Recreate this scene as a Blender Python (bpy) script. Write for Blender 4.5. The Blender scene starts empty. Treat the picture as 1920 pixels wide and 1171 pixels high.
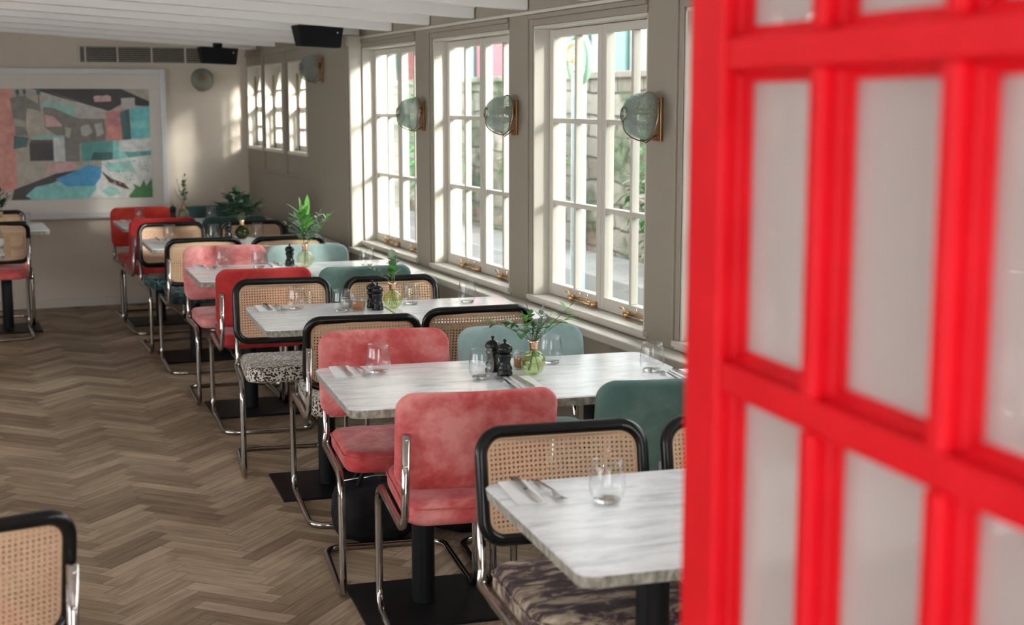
import bpy, math, random
from mathutils import Vector, Matrix
random.seed(7)
PI = math.pi
R = math.radians
C = bpy.context.scene.collection
scene = bpy.context.scene

# ---------------------------------------------------------------- camera, sky, sun, exposure
FPX = 2667.0
cam_d = bpy.data.cameras.new('camera')
cam_d.sensor_width = 36.0
cam_d.lens = 36.0 * FPX / 1920.0
cam_d.clip_start = 0.05
cam_d.clip_end = 200
cam_d.dof.use_dof = True
cam_d.dof.focus_distance = 5.3
cam_d.dof.aperture_fstop = 3.6
cam = bpy.data.objects.new('camera', cam_d)
C.objects.link(cam)
cam.location = (0, 0, 1.657)
cam.rotation_euler = (R(90 - 8.435), 0, R(-22.031))
scene.camera = cam

world = bpy.data.worlds.new('sky')
scene.world = world
world.use_nodes = True
bg = world.node_tree.nodes['Background']
bg.inputs[0].default_value = (0.96, 0.965, 1.0, 1)
bg.inputs[1].default_value = 2.6

sun_d = bpy.data.lights.new('sun', 'SUN')
sun_d.energy = 7.0
sun_d.angle = R(14)
sun_d.color = (1.0, 0.95, 0.88)
sun = bpy.data.objects.new('sun', sun_d)
C.objects.link(sun)
sun.rotation_euler = Vector((-0.60, 1.0, -0.42)).to_track_quat('-Z', 'Y').to_euler()
sun.location = (6, -4, 6)

vs = scene.view_settings
vs.view_transform = 'Standard'
vs.look = 'None'
vs.gamma = 1.0
vs.use_curve_mapping = False
vs.exposure = 1.5

# ---------------------------------------------------------------- materials
def nmat(name):
    m = bpy.data.materials.new(name)
    m.use_nodes = True
    nt = m.node_tree
    return m, nt, nt.nodes['Principled BSDF']

def setp(b, col=None, rough=None, metal=None, spec=None, sheen=None, trans=None, ior=None, coat=None):
    if col is not None: b.inputs['Base Color'].default_value = (*col, 1)
    if rough is not None: b.inputs['Roughness'].default_value = rough
    if metal is not None: b.inputs['Metallic'].default_value = metal
    if spec is not None: b.inputs['Specular IOR Level'].default_value = spec
    if sheen is not None: b.inputs['Sheen Weight'].default_value = sheen
    if trans is not None: b.inputs['Transmission Weight'].default_value = trans
    if ior is not None: b.inputs['IOR'].default_value = ior
    if coat is not None: b.inputs['Coat Weight'].default_value = coat

def node(nt, typ, **kw):
    n = nt.nodes.new(typ)
    for k, v in kw.items():
        if k.startswith('_'):
            setattr(n, k[1:], v)
        else:
            n.inputs[k.replace('__', ' ')].default_value = v
    return n

def link(nt, a, b): nt.links.new(a, b)

def math_n(nt, op, a, b=None, c=None):
    n = nt.nodes.new('ShaderNodeMath')
    n.operation = op
    for i, v in enumerate((a, b, c)):
        if v is None: continue
        if isinstance(v, (int, float)): n.inputs[i].default_value = v
        else: nt.links.new(v, n.inputs[i])
    return n.outputs[0]

def ramp(nt, fac, stops):
    n = nt.nodes.new('ShaderNodeValToRGB')
    el = n.color_ramp.elements
    while len(el) > len(stops): el.remove(el[-1])
    while len(el) < len(stops): el.new(0.5)
    for e, (p, c) in zip(el, stops):
        e.position = p
        e.color = (*c, 1)
    nt.links.new(fac, n.inputs[0])
    return n.outputs[0]

def mixc(nt, fac, a, b):
    n = nt.nodes.new('ShaderNodeMix')
    n.data_type = 'RGBA'
    for i, v in ((0, fac), (6, a), (7, b)):
        if isinstance(v, (int, float)): n.inputs[i].default_value = v
        elif isinstance(v, tuple): n.inputs[i].default_value = (*v, 1)
        else: nt.links.new(v, n.inputs[i])
    return n.outputs[2]

def coords(nt, scale=(1, 1, 1), randomise=False, kind='Object', rot=(0, 0, 0)):
    tc = nt.nodes.new('ShaderNodeTexCoord')
    mp = nt.nodes.new('ShaderNodeMapping')
    mp.inputs['Scale'].default_value = scale
    mp.inputs['Rotation'].default_value = rot
    link(nt, tc.outputs[kind], mp.inputs[0])
    if randomise:
        oi = nt.nodes.new('ShaderNodeObjectInfo')
        s = math_n(nt, 'MULTIPLY', oi.outputs['Random'], 37.0)
        cb = nt.nodes.new('ShaderNodeCombineXYZ')
        for i in range(3): link(nt, s, cb.inputs[i])
        link(nt, cb.outputs[0], mp.inputs['Location'])
    return mp.outputs[0]

def noise(nt, vec, scale=5, detail=4, rough=0.5, dist=0.0):
    n = nt.nodes.new('ShaderNodeTexNoise')
    n.inputs['Scale'].default_value = scale
    n.inputs['Detail'].default_value = detail
    n.inputs['Roughness'].default_value = rough
    n.inputs['Distortion'].default_value = dist
    link(nt, vec, n.inputs['Vector'])
    return n.outputs[0]

def bump(nt, bsdf, h, strength=0.2, dist=0.01):
    n = nt.nodes.new('ShaderNodeBump')
    n.inputs['Strength'].default_value = strength
    n.inputs['Distance'].default_value = dist
    link(nt, h, n.inputs['Height'])
    link(nt, n.outputs[0], bsdf.inputs['Normal'])

def plain(name, col, rough=0.5, metal=0.0, var=0.06, scale=9.0, spec=0.5, bmp=0.0):
    m, nt, b = nmat(name)
    setp(b, col, rough, metal, spec)
    f = noise(nt, coords(nt), scale, 5)
    lo = tuple(max(0, c * (1 - var)) for c in col)
    hi = tuple(min(1, c * (1 + var)) for c in col)
    link(nt, ramp(nt, f, [(0.3, lo), (0.7, hi)]), b.inputs['Base Color'])
    if bmp: bump(nt, b, f, bmp)
    return m

def velvet(name, dark, mid, light):
    m, nt, b = nmat(name)
    setp(b, mid, 0.75, 0, 0.22, sheen=0.25)
    b.inputs['Sheen Roughness'].default_value = 0.4
    v = coords(nt, randomise=True)
    f1 = noise(nt, v, 5.5, 5, 0.6, 0.4)
    f2 = noise(nt, v, 28, 4, 0.6)
    f = math_n(nt, 'ADD', math_n(nt, 'MULTIPLY', f1, 0.8), math_n(nt, 'MULTIPLY', f2, 0.2))
    link(nt, ramp(nt, f, [(0.36, dark), (0.5, mid), (0.64, light)]), b.inputs['Base Color'])
    bump(nt, b, f2, 0.12, 0.004)
    return m

M = {}
M['pink'] = velvet('pink_velvet', (0.44, 0.035, 0.038), (0.61, 0.115, 0.112), (0.78, 0.29, 0.275))
M['coral'] = velvet('coral_velvet', (0.32, 0.016, 0.018), (0.43, 0.028, 0.028), (0.52, 0.06, 0.055))
M['palepink'] = velvet('pale_pink_velvet', (0.52, 0.11, 0.11), (0.68, 0.24, 0.235), (0.82, 0.42, 0.41))
M['red'] = velvet('red_velvet', (0.50, 0.025, 0.018), (0.62, 0.045, 0.032), (0.72, 0.09, 0.065))
M['palegreen'] = velvet('pale_green_velvet', (0.22, 0.33, 0.32), (0.29, 0.41, 0.395), (0.36, 0.47, 0.455))
M['green'] = velvet('green_velvet', (0.085, 0.165, 0.150), (0.115, 0.205, 0.185), (0.17, 0.27, 0.25))
M['teal'] = velvet('dark_teal_velvet', (0.03, 0.07, 0.07), (0.045, 0.10, 0.095), (0.07, 0.14, 0.13))

def leopard():
    m, nt, b = nmat('spotted_velvet')
    setp(b, None, 0.8, 0, 0.2, sheen=0.2)
    v = coords(nt, (1, 1.5, 1), True)
    d = noise(nt, v, 30, 2)
    vo = nt.nodes.new('ShaderNodeTexVoronoi')
    vo.inputs['Scale'].default_value = 100
    vo.inputs['Randomness'].default_value = 1
    link(nt, v, vo.inputs['Vector'])
    s = math_n(nt, 'ADD', vo.outputs['Distance'], math_n(nt, 'MULTIPLY', d, 0.4))
    big = ramp(nt, noise(nt, v, 6, 3), [(0.4, (0.62, 0.55, 0.44)), (0.6, (0.78, 0.74, 0.66))])
    fac = ramp(nt, s, [(0.66, (0, 0, 0)), (0.73, (1, 1, 1))])
    link(nt, mixc(nt, fac, (0.025, 0.02, 0.018), big), b.inputs['Base Color'])
    return m
M['leopard'] = leopard()

def floral():
    m, nt, b = nmat('dark_floral_velvet')
    setp(b, None, 0.75, 0, 0.3, sheen=0.1)
    v = coords(nt, (1, 1, 1), True)
    f = noise(nt, v, 26, 5, 0.65, 1.5)
    g = noise(nt, v, 9, 3)
    base = ramp(nt, f, [(0.42, (0.006, 0.012, 0.014)), (0.50, (0.02, 0.11, 0.115)), (0.57, (0.09, 0.27, 0.27)), (0.64, (0.50, 0.60, 0.60))])
    link(nt, mixc(nt, ramp(nt, g, [(0.42, (0, 0, 0)), (0.55, (1, 1, 1))]), (0.010, 0.018, 0.022), base), b.inputs['Base Color'])
    return m
M['floral'] = floral()

def worn():
    m, nt, b = nmat('worn_purple_velvet')
    setp(b, None, 0.75, 0, 0.2, sheen=0.08)
    v = coords(nt, (1, 2.6, 1), True)
    f = noise(nt, v, 9, 8, 0.72, 0.6)
    link(nt, ramp(nt, f, [(0.40, (0.035, 0.018, 0.025)), (0.50, (0.09, 0.055, 0.062)), (0.55, (0.38, 0.30, 0.22)), (0.66, (0.60, 0.51, 0.38))]), b.inputs['Base Color'])
    return m
M['worn'] = worn()

def cane():
    m, nt, b = nmat('woven_cane')
    setp(b, (0.62, 0.42, 0.26), 0.55, 0, 0.35)
    at = nt.nodes.new('ShaderNodeAttribute')
    at.attribute_name = 'weave'
    sx = nt.nodes.new('ShaderNodeSeparateXYZ')
    link(nt, at.outputs['Vector'], sx.inputs[0])
    P = 0.0122
    def cell(o, off=0.0):
        a = math_n(nt, 'ADD', math_n(nt, 'DIVIDE', o, P), 100.0 + off)
        a = math_n(nt, 'FRACT', a)
        return math_n(nt, 'ABSOLUTE', math_n(nt, 'SUBTRACT', a, 0.5))
    x, y = cell(sx.outputs[0]), cell(sx.outputs[1])
    d = math_n(nt, 'SQRT', math_n(nt, 'ADD', math_n(nt, 'MULTIPLY', x, x), math_n(nt, 'MULTIPLY', y, y)))
    hole = math_n(nt, 'LESS_THAN', d, 0.265)
    hole = math_n(nt, 'MULTIPLY', hole, sx.outputs[2])
    f = noise(nt, at.outputs['Vector'], 160, 3)
    strand = math_n(nt, 'MULTIPLY', math_n(nt, 'ADD', math_n(nt, 'SINE', math_n(nt, 'MULTIPLY', sx.outputs[0], 2100)), math_n(nt, 'SINE', math_n(nt, 'MULTIPLY', sx.outputs[1], 2100))), 0.07)
    f = math_n(nt, 'ADD', f, strand)
    link(nt, ramp(nt, f, [(0.25, (0.46, 0.28, 0.16)), (0.5, (0.64, 0.43, 0.27)), (0.8, (0.78, 0.58, 0.40))]), b.inputs['Base Color'])
    tr = nt.nodes.new('ShaderNodeBsdfTransparent')
    mx = nt.nodes.new('ShaderNodeMixShader')
    link(nt, hole, mx.inputs[0]); link(nt, b.outputs[0], mx.inputs[1]); link(nt, tr.outputs[0], mx.inputs[2])
    link(nt, mx.outputs[0], nt.nodes['Material Output'].inputs[0])
    return m
M['cane'] = cane()

def marble():
    m, nt, b = nmat('marble')
    setp(b, None, 0.22, 0, 0.5)
    v = coords(nt, (1.0, 4.2, 1.0), True)
    f = noise(nt, v, 6, 8, 0.62, 0.7)
    g = noise(nt, coords(nt, (1, 2.5, 1), True), 26, 6, 0.7, 0.3)
    c = ramp(nt, f, [(0.30, (0.55, 0.56, 0.58)), (0.44, (0.74, 0.75, 0.77)), (0.58, (0.87, 0.88, 0.90)), (0.75, (0.81, 0.82, 0.84))])
    link(nt, mixc(nt, math_n(nt, 'MULTIPLY', ramp(nt, g, [(0.48, (0, 0, 0)), (0.68, (1, 1, 1))]), 0.35), c, (0.52, 0.51, 0.49)), b.inputs['Base Color'])
    return m
M['marble'] = marble()

def marble_edge():
    m, nt, b = nmat('rough_marble_edge')
    setp(b, None, 0.75, 0, 0.3)
    f = noise(nt, coords(nt, (1, 1, 0.5), True), 70, 5, 0.6)
    link(nt, ramp(nt, f, [(0.35, (0.19, 0.185, 0.15)), (0.52, (0.35, 0.34, 0.285)), (0.68, (0.54, 0.525, 0.47))]), b.inputs['Base Color'])
    bump(nt, b, f, 0.5, 0.004)
    return m
M['marble_edge'] = marble_edge()

def floor_wood():
    m, nt, b = nmat('herringbone_oak')
    setp(b, None, 0.42, 0, 0.4)
    at = nt.nodes.new('ShaderNodeAttribute'); at.attribute_name = 'plank'     # x along, y across, z random
    sx = nt.nodes.new('ShaderNodeSeparateXYZ')
    link(nt, at.outputs['Vector'], sx.inputs[0])
    mp = nt.nodes.new('ShaderNodeMapping')
    mp.inputs['Scale'].default_value = (4.0, 40, 31)
    link(nt, at.outputs['Vector'], mp.inputs[0])
    grain = noise(nt, mp.outputs[0], 1.0, 6, 0.65, 0.6)
    base = ramp(nt, sx.outputs[2], [(0.0, (0.31, 0.225, 0.150)), (0.35, (0.43, 0.325, 0.220)), (0.7, (0.53, 0.41, 0.285)), (1.0, (0.66, 0.52, 0.375))])
    g = ramp(nt, grain, [(0.30, (0.62, 0.60, 0.58)), (0.6, (1, 1, 1))])
    mu = nt.nodes.new('ShaderNodeMix'); mu.data_type = 'RGBA'; mu.blend_type = 'MULTIPLY'
    mu.inputs[0].default_value = 1
    link(nt, base, mu.inputs[6]); link(nt, g, mu.inputs[7])
    wear = noise(nt, coords(nt), 0.9, 3)
    w = ramp(nt, wear, [(0.35, (0.62, 0.58, 0.55)), (0.65, (1.0, 1.0, 1.0))])
    mu2 = nt.nodes.new('ShaderNodeMix'); mu2.data_type = 'RGBA'; mu2.blend_type = 'MULTIPLY'
    mu2.inputs[0].default_value = 1
    link(nt, mu.outputs[2], mu2.inputs[6]); link(nt, w, mu2.inputs[7])
    link(nt, mu2.outputs[2], b.inputs['Base Color'])
    link(nt, ramp(nt, grain, [(0.3, (0.55, 0.55, 0.55)), (0.7, (0.38, 0.38, 0.38))]), b.inputs['Roughness'])
    bump(nt, b, grain, 0.15, 0.003)
    return m
M['floor'] = floor_wood()
M['floor_joint'] = plain('floor_joint', (0.03, 0.022, 0.016), 0.8)

M['wall'] = plain('warm_grey_wall_paint', (0.31, 0.275, 0.215), 0.55, var=0.02, scale=2)
M['backwall'] = plain('beige_plaster', (0.66, 0.58, 0.485), 0.6, var=0.03, scale=1.5)
M['darkwall'] = plain('taupe_wall_paint', (0.36, 0.32, 0.26), 0.5, var=0.02, scale=2)
M['trim'] = plain('cream_gloss_trim', (0.60, 0.565, 0.49), 0.32, var=0.02, scale=3)
M['white'] = plain('white_ceiling_paint', (0.88, 0.87, 0.85), 0.45, var=0.02, scale=3)
M['framewhite'] = plain('white_picture_frame', (0.72, 0.72, 0.73), 0.35, var=0.02)
M['black'] = plain('black_powder_coat', (0.009, 0.010, 0.011), 0.45, var=0.15, spec=0.18)
M['blackwood'] = plain('black_lacquered_bentwood', (0.006, 0.007, 0.007), 0.24, var=0.1, spec=0.35)
M['speaker'] = plain('black_speaker_grille', (0.012, 0.012, 0.014), 0.6, var=0.2, scale=300, spec=0.12)
M['blackmill'] = plain('black_lacquered_wood', (0.008, 0.012, 0.012), 0.2, var=0.1, spec=0.4)
M['dark'] = plain('dark_void', (0.012, 0.009, 0.008), 0.8, spec=0.1)
M['bag'] = plain('black_nylon', (0.010, 0.010, 0.012), 0.6, var=0.3, scale=25, bmp=0.5, spec=0.15)
M['leaf'] = plain('deep_green_leaf', (0.065, 0.19, 0.050), 0.42, var=0.4, scale=30)
M['leafbright'] = plain('bright_green_leaf', (0.13, 0.38, 0.075), 0.42, var=0.35, scale=30)
M['leafpale'] = plain('grey_green_leaf', (0.28, 0.38, 0.29), 0.5, var=0.25, scale=30)
M['leafdark'] = plain('dark_green_leaf', (0.035, 0.080, 0.045), 0.5, var=0.3, scale=30)  # darkest leaf green, for the olive vase and left edge sprigs
M['stem'] = plain('green_stem', (0.10, 0.16, 0.06), 0.5, var=0.2)
M['napkin'] = plain('white_paper_napkin', (0.80, 0.80, 0.80), 0.8, var=0.02)
M['sugar'] = plain('brown_sugar', (0.38, 0.16, 0.055), 0.8, var=0.25, scale=300)
M['salt'] = plain('pale_salt', (0.70, 0.66, 0.60), 0.8, var=0.1, scale=300)
M['glasslabel'] = plain('white_band', (0.78, 0.76, 0.74), 0.5, var=0.03)

def metal(name, col, rough, var=0.1):
    m, nt, b = nmat(name)
    setp(b, col, rough, 1.0)
    f = noise(nt, coords(nt), 14, 4)
    link(nt, ramp(nt, f, [(0.3, tuple(c * (1 - var) for c in col)), (0.7, tuple(min(1, c * (1 + var)) for c in col))]), b.inputs['Base Color'])
    return m
M['chrome'] = metal('polished_chrome', (0.44, 0.41, 0.385), 0.09, 0.05)
M['steel'] = metal('cutlery_steel', (0.70, 0.70, 0.72), 0.16, 0.05)
M['brass'] = metal('polished_brass', (0.72, 0.47, 0.24), 0.20)
M['oldbrass'] = metal('aged_brass', (0.42, 0.22, 0.10), 0.36, 0.3)
M['wire'] = metal('dull_brass_wire', (0.30, 0.24, 0.16), 0.3, 0.15)
M['copper'] = metal('copper', (0.80, 0.50, 0.33), 0.25, 0.06)

def red_paint():
    m, nt, b = nmat('glossy_red_paint')
    setp(b, (0.72, 0.004, 0.012), 0.42, 0, 0.14)
    f = noise(nt, coords(nt), 12, 4)
    link(nt, ramp(nt, f, [(0.3, (0.68, 0.003, 0.010)), (0.7, (0.76, 0.006, 0.016))]), b.inputs['Base Color'])
    return m
M['red_paint'] = red_paint()

def glass_thin(name, tint=(1, 1, 1), film=0.0, filmcol=(0.8, 0.75, 0.74), rough=0.02, ior=1.5, base_t=1.0, refl=1.0):
    m, nt, b = nmat(name)
    nt.nodes.remove(b)
    lw_ = nt.nodes.new('ShaderNodeLayerWeight'); lw_.inputs[0].default_value = 0.5
    schl = math_n(nt, 'MULTIPLY_ADD', math_n(nt, 'POWER', lw_.outputs['Facing'], 4.5), 0.9 * refl, 0.04 * refl)
    tr = nt.nodes.new('ShaderNodeBsdfTransparent'); tr.inputs[0].default_value = (*[t * base_t for t in tint], 1)
    gl = nt.nodes.new('ShaderNodeBsdfGlossy'); gl.inputs['Roughness'].default_value = rough
    mx = nt.nodes.new('ShaderNodeMixShader')
    link(nt, schl, mx.inputs[0]); link(nt, tr.outputs[0], mx.inputs[1]); link(nt, gl.outputs[0], mx.inputs[2])
    out = mx.outputs[0]
    if film:
        di = nt.nodes.new('ShaderNodeBsdfDiffuse'); di.inputs[0].default_value = (*filmcol, 1)
        tl = nt.nodes.new('ShaderNodeBsdfTranslucent'); tl.inputs[0].default_value = (*filmcol, 1)
        m2 = nt.nodes.new('ShaderNodeMixShader'); m2.inputs[0].default_value = 0.5
        link(nt, di.outputs[0], m2.inputs[1]); link(nt, tl.outputs[0], m2.inputs[2])
        m3 = nt.nodes.new('ShaderNodeMixShader')
        sm = noise(nt, coords(nt, (3, 3, 1)), 1.2, 3)
        link(nt, math_n(nt, 'MULTIPLY_ADD', sm, 0.16, film - 0.08), m3.inputs[0])
        link(nt, out, m3.inputs[1]); link(nt, m2.outputs[0], m3.inputs[2])
        out = m3.outputs[0]
    link(nt, out, nt.nodes['Material Output'].inputs[0])
    return m
M['pane'] = glass_thin('window_glass', (0.97, 0.99, 0.98))
M['artglass'] = glass_thin('picture_glazing', (1, 1, 1), refl=0.35)
M['tumbler'] = glass_thin('tumbler_glass', (0.985, 0.99, 0.99), film=0.0, filmcol=(0.85, 0.88, 0.9))
M['doorpane'] = glass_thin('hazy_door_glass', (0.95, 0.93, 0.92), film=0.66, filmcol=(0.72, 0.66, 0.645), rough=0.06)
M['hazy'] = glass_thin('ribbed_glass', (0.80, 0.88, 0.86), film=0.28, filmcol=(0.85, 0.90, 0.86), rough=0.12)
M['greenglass'] = glass_thin('green_glass', (0.94, 0.97, 0.82), film=0.06, filmcol=(0.62, 0.78, 0.32))
M['clearvase'] = glass_thin('yellowish_glass', (0.96, 0.96, 0.88), film=0.06, filmcol=(0.80, 0.78, 0.55))
M['darkvase'] = glass_thin('olive_glass', (0.30, 0.34, 0.12), film=0.25, filmcol=(0.10, 0.12, 0.03))
def solid_glass(name, col=(1, 1, 1)):
    m, nt, b = nmat(name)
    setp(b, col, 0.02, 0, 0.5, trans=1.0, ior=1.45)
    f = noise(nt, coords(nt), 8, 2)
    link(nt, ramp(nt, f, [(0.3, tuple(c * 0.97 for c in col)), (0.7, col)]), b.inputs['Base Color'])
    return m
M['thickglass'] = solid_glass('thick_glass')

def ribbed():
    m = M['hazy']; nt = m.node_tree
    tc = nt.nodes.new('ShaderNodeTexCoord')
    sx = nt.nodes.new('ShaderNodeSeparateXYZ')
    link(nt, tc.outputs['Object'], sx.inputs[0])
    an = math_n(nt, 'ARCTAN2', sx.outputs[1], sx.outputs[0])
    w = math_n(nt, 'SINE', math_n(nt, 'MULTIPLY', an, 60))
    w2 = math_n(nt, 'SINE', math_n(nt, 'MULTIPLY', sx.outputs[2], 900))
    bp = nt.nodes.new('ShaderNodeBump'); bp.inputs['Strength'].default_value = 0.9; bp.inputs['Distance'].default_value = 0.003
    link(nt, math_n(nt, 'ADD', w, w2), bp.inputs['Height'])
    for n in nt.nodes:
        if n.type in ('BSDF_GLOSSY', 'BSDF_DIFFUSE', 'BSDF_TRANSLUCENT', 'LAYER_WEIGHT'):
            link(nt, bp.outputs[0], n.inputs['Normal'])
ribbed()

def stone():
    m, nt, b = nmat('rubble_stone_wall')
    setp(b, None, 0.9, 0, 0.2)
    tc = nt.nodes.new('ShaderNodeTexCoord')
    sx = nt.nodes.new('ShaderNodeSeparateXYZ'); link(nt, tc.outputs['Object'], sx.inputs[0])
    cb = nt.nodes.new('ShaderNodeCombineXYZ'); link(nt, sx.outputs[1], cb.inputs[0]); link(nt, sx.outputs[2], cb.inputs[1])
    br = nt.nodes.new('ShaderNodeTexBrick')
    br.inputs['Scale'].default_value = 1.0
    br.inputs['Brick Width'].default_value = 0.55
    br.inputs['Row Height'].default_value = 0.20
    br.inputs['Mortar Size'].default_value = 0.012
    br.inputs['Mortar Smooth'].default_value = 0.4
    br.inputs['Color1'].default_value = (0.30, 0.275, 0.235, 1)
    br.inputs['Color2'].default_value = (0.17, 0.145, 0.12, 1)
    br.inputs['Mortar'].default_value = (0.04, 0.04, 0.035, 1)
    nv = noise(nt, tc.outputs['Object'], 2.2, 4)
    ad = nt.nodes.new('ShaderNodeVectorMath'); ad.operation = 'MULTIPLY_ADD'
    c3 = nt.nodes.new('ShaderNodeCombineXYZ'); link(nt, nv, c3.inputs[0]); link(nt, nv, c3.inputs[1])
    link(nt, c3.outputs[0], ad.inputs[0]); ad.inputs[1].default_value = (0.3, 0.12, 0); link(nt, cb.outputs[0], ad.inputs[2])
    link(nt, ad.outputs[0], br.inputs['Vector'])
    moss = ramp(nt, noise(nt, tc.outputs['Object'], 1.4, 6, 0.7), [(0.47, (0, 0, 0)), (0.60, (1, 1, 1))])
    g = noise(nt, tc.outputs['Object'], 14, 5, 0.7)
    gc = ramp(nt, g, [(0.35, (0.02, 0.035, 0.02)), (0.65, (0.13, 0.16, 0.09))])
    link(nt, mixc(nt, moss, br.outputs['Color'], gc), b.inputs['Base Color'])
    bump(nt, b, g, 0.6, 0.03)
    return m
M['stone'] = stone()
M['paving'] = plain('grey_paving', (0.20, 0.20, 0.19), 0.8, var=0.15, scale=3)
M['water'] = plain('green_canal_water', (0.07, 0.11, 0.10), 0.2, var=0.3, scale=3)
M['bluepaint'] = plain('pale_blue_paint', (0.36, 0.47, 0.52), 0.4)
M['signcream'] = plain('cream_sign_paint', (0.70, 0.66, 0.42), 0.5)
M['signgreen'] = plain('green_sign_paint', (0.25, 0.45, 0.30), 0.5)
M['render_pink'] = plain('pink_render', (0.46, 0.17, 0.20), 0.8)
M['render_white'] = plain('white_render', (0.36, 0.37, 0.36), 0.8)
M['shop_green'] = plain('dark_green_joinery', (0.04, 0.14, 0.12), 0.5)
M['brickred'] = plain('red_brick', (0.24, 0.07, 0.06), 0.9, var=0.2)

# ---------------------------------------------------------------- mesh helpers
class MB:
    def __init__(s):
        s.v = []; s.f = []; s.mi = []; s.a = []
    def add(s, verts, faces, mi=0, attr=None):
        o = len(s.v)
        s.v.extend([tuple(v) for v in verts])
        s.a.extend(attr if attr else [(0, 0, 0)] * len(verts))
        for f in faces:
            s.f.append([i + o for i in f]); s.mi.append(mi)
        return s
    def box(s, x0, x1, y0, y1, z0, z1, mi=0, mat=None):
        v = [Vector(p) for p in ((x0, y0, z0), (x1, y0, z0), (x1, y1, z0), (x0, y1, z0), (x0, y0, z1), (x1, y0, z1), (x1, y1, z1), (x0, y1, z1))]
        if mat is not None: v = [mat @ p for p in v]
        return s.add(v, [(0, 3, 2, 1), (4, 5, 6, 7), (0, 1, 5, 4), (1, 2, 6, 5), (2, 3, 7, 6), (3, 0, 4, 7)], mi)
    def lathe(s, prof, n=24, mat=None, mi=0, closed=False):
        vs_ = []; fs = []
        for (r, z) in prof:
            for k in range(n):
                a = 2 * PI * k / n
                vs_.append(Vector((r * math.cos(a), r * math.sin(a), z)))
        m = len(prof)
        for i in range(m if closed else m - 1):
            j = (i + 1) % m
            for k in range(n):
                k2 = (k + 1) % n
                fs.append((i * n + k, i * n + k2, j * n + k2, j * n + k))
        if mat is not None: vs_ = [mat @ p for p in vs_]
        return s.add(vs_, fs, mi)
    def tube(s, pts, r, n=10, closed=False, mi=0, sq=(1.0, 1.0), caps=True):
        pts = [Vector(p) for p in pts]
        N = len(pts); vs_ = []; fs = []
        t0 = (pts[1] - pts[0]).normalized()
        up = Vector((0, 0, 1)) if abs(t0.z) < 0.9 else Vector((1, 0, 0))
        nrm = (up - t0 * up.dot(t0)).normalized()
        for i, p in enumerate(pts):
            if closed: t = (pts[(i + 1) % N] - pts[i - 1]).normalized()
            elif i == 0: t = (pts[1] - pts[0]).normalized()
            elif i == N - 1: t = (pts[-1] - pts[-2]).normalized()
            else: t = (pts[i + 1] - pts[i - 1]).normalized()
            nrm = (nrm - t * nrm.dot(t)).normalized()
            bi = t.cross(nrm)
            rr = r[i] if isinstance(r, (list, tuple)) else r
            for k in range(n):
                a = 2 * PI * k / n
                vs_.append(p + nrm * (math.cos(a) * rr * sq[0]) + bi * (math.sin(a) * rr * sq[1]))
        for i in range(N if closed else N - 1):
            j = (i + 1) % N
            for k in range(n):
                k2 = (k + 1) % n
                fs.append((i * n + k, i * n + k2, j * n + k2, j * n + k))
        if not closed and caps:
            fs.append(tuple(reversed(range(n)))); fs.append(tuple(range((N - 1) * n, N * n)))
        return s.add(vs_, fs, mi)
    def build(s, name, mats, parent=None, smooth=True, bevel=0.0, attr=None, loc=None, rot=None):
        me = bpy.data.meshes.new(name)
        me.from_pydata(s.v, [], s.f)
        mats = mats if isinstance(mats, (list, tuple)) else [mats]
        for m in mats: me.materials.append(m)
        for p, i in zip(me.polygons, s.mi):
            p.material_index = i
            p.use_smooth = smooth
        if attr:
            at = me.attributes.new(attr, 'FLOAT_VECTOR', 'POINT')
            at.data.foreach_set('vector', [c for a in s.a for c in a])
        me.update()
        o = bpy.data.objects.new(name, me)
        C.objects.link(o)
        if parent is not None: o.parent = parent
        if loc: o.location = loc
        if rot: o.rotation_euler = rot
        if bevel:
            b = o.modifiers.new('bevel', 'BEVEL'); b.width = bevel; b.segments = 2; b.limit_method = 'ANGLE'; b.angle_limit = R(40)
            if smooth: b.harden_normals = False
        if smooth and bevel:
            me.polygons.foreach_set('use_smooth', [False] * len(me.polygons))
        return o

def fillet(pts, rad, seg=7, closed=False):
    pts = [Vector(p) for p in pts]; out = []
    N = len(pts)
    for i in range(N):
        if not closed and i in (0, N - 1):
            out.append(pts[i]); continue
        a, b, c = pts[i - 1], pts[i], pts[(i + 1) % N]
        r = rad[i] if isinstance(rad, (list, tuple)) else rad
        d1 = (a - b).normalized(); d2 = (c - b).normalized()
        ang = d1.angle(d2)
        t = min(r / math.tan(ang / 2), 0.49 * (a - b).length, 0.49 * (c - b).length)
        rr = t * math.tan(ang / 2)
        cen = b + (d1 + d2).normalized() * (rr / math.sin(ang / 2))
        p1 = b + d1 * t; p2 = b + d2 * t
        v1 = p1 - cen; v2 = p2 - cen
        th = v1.angle(v2)
        for k in range(seg + 1):
            f = k / seg
            out.append(cen + (v1 * math.sin((1 - f) * th) + v2 * math.sin(f * th)) / math.sin(th))
    return out

def rrect(w, h, r, seg=7):
    out = []
    for (cx, cy, a0) in ((w / 2 - r, h / 2 - r, 0), (-w / 2 + r, h / 2 - r, 90), (-w / 2 + r, -h / 2 + r, 180), (w / 2 - r, -h / 2 + r, 270)):
        for k in range(seg + 1):
            a = R(a0 + 90 * k / seg)
            out.append((cx + r * math.cos(a), cy + r * math.sin(a)))
    return out

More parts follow.
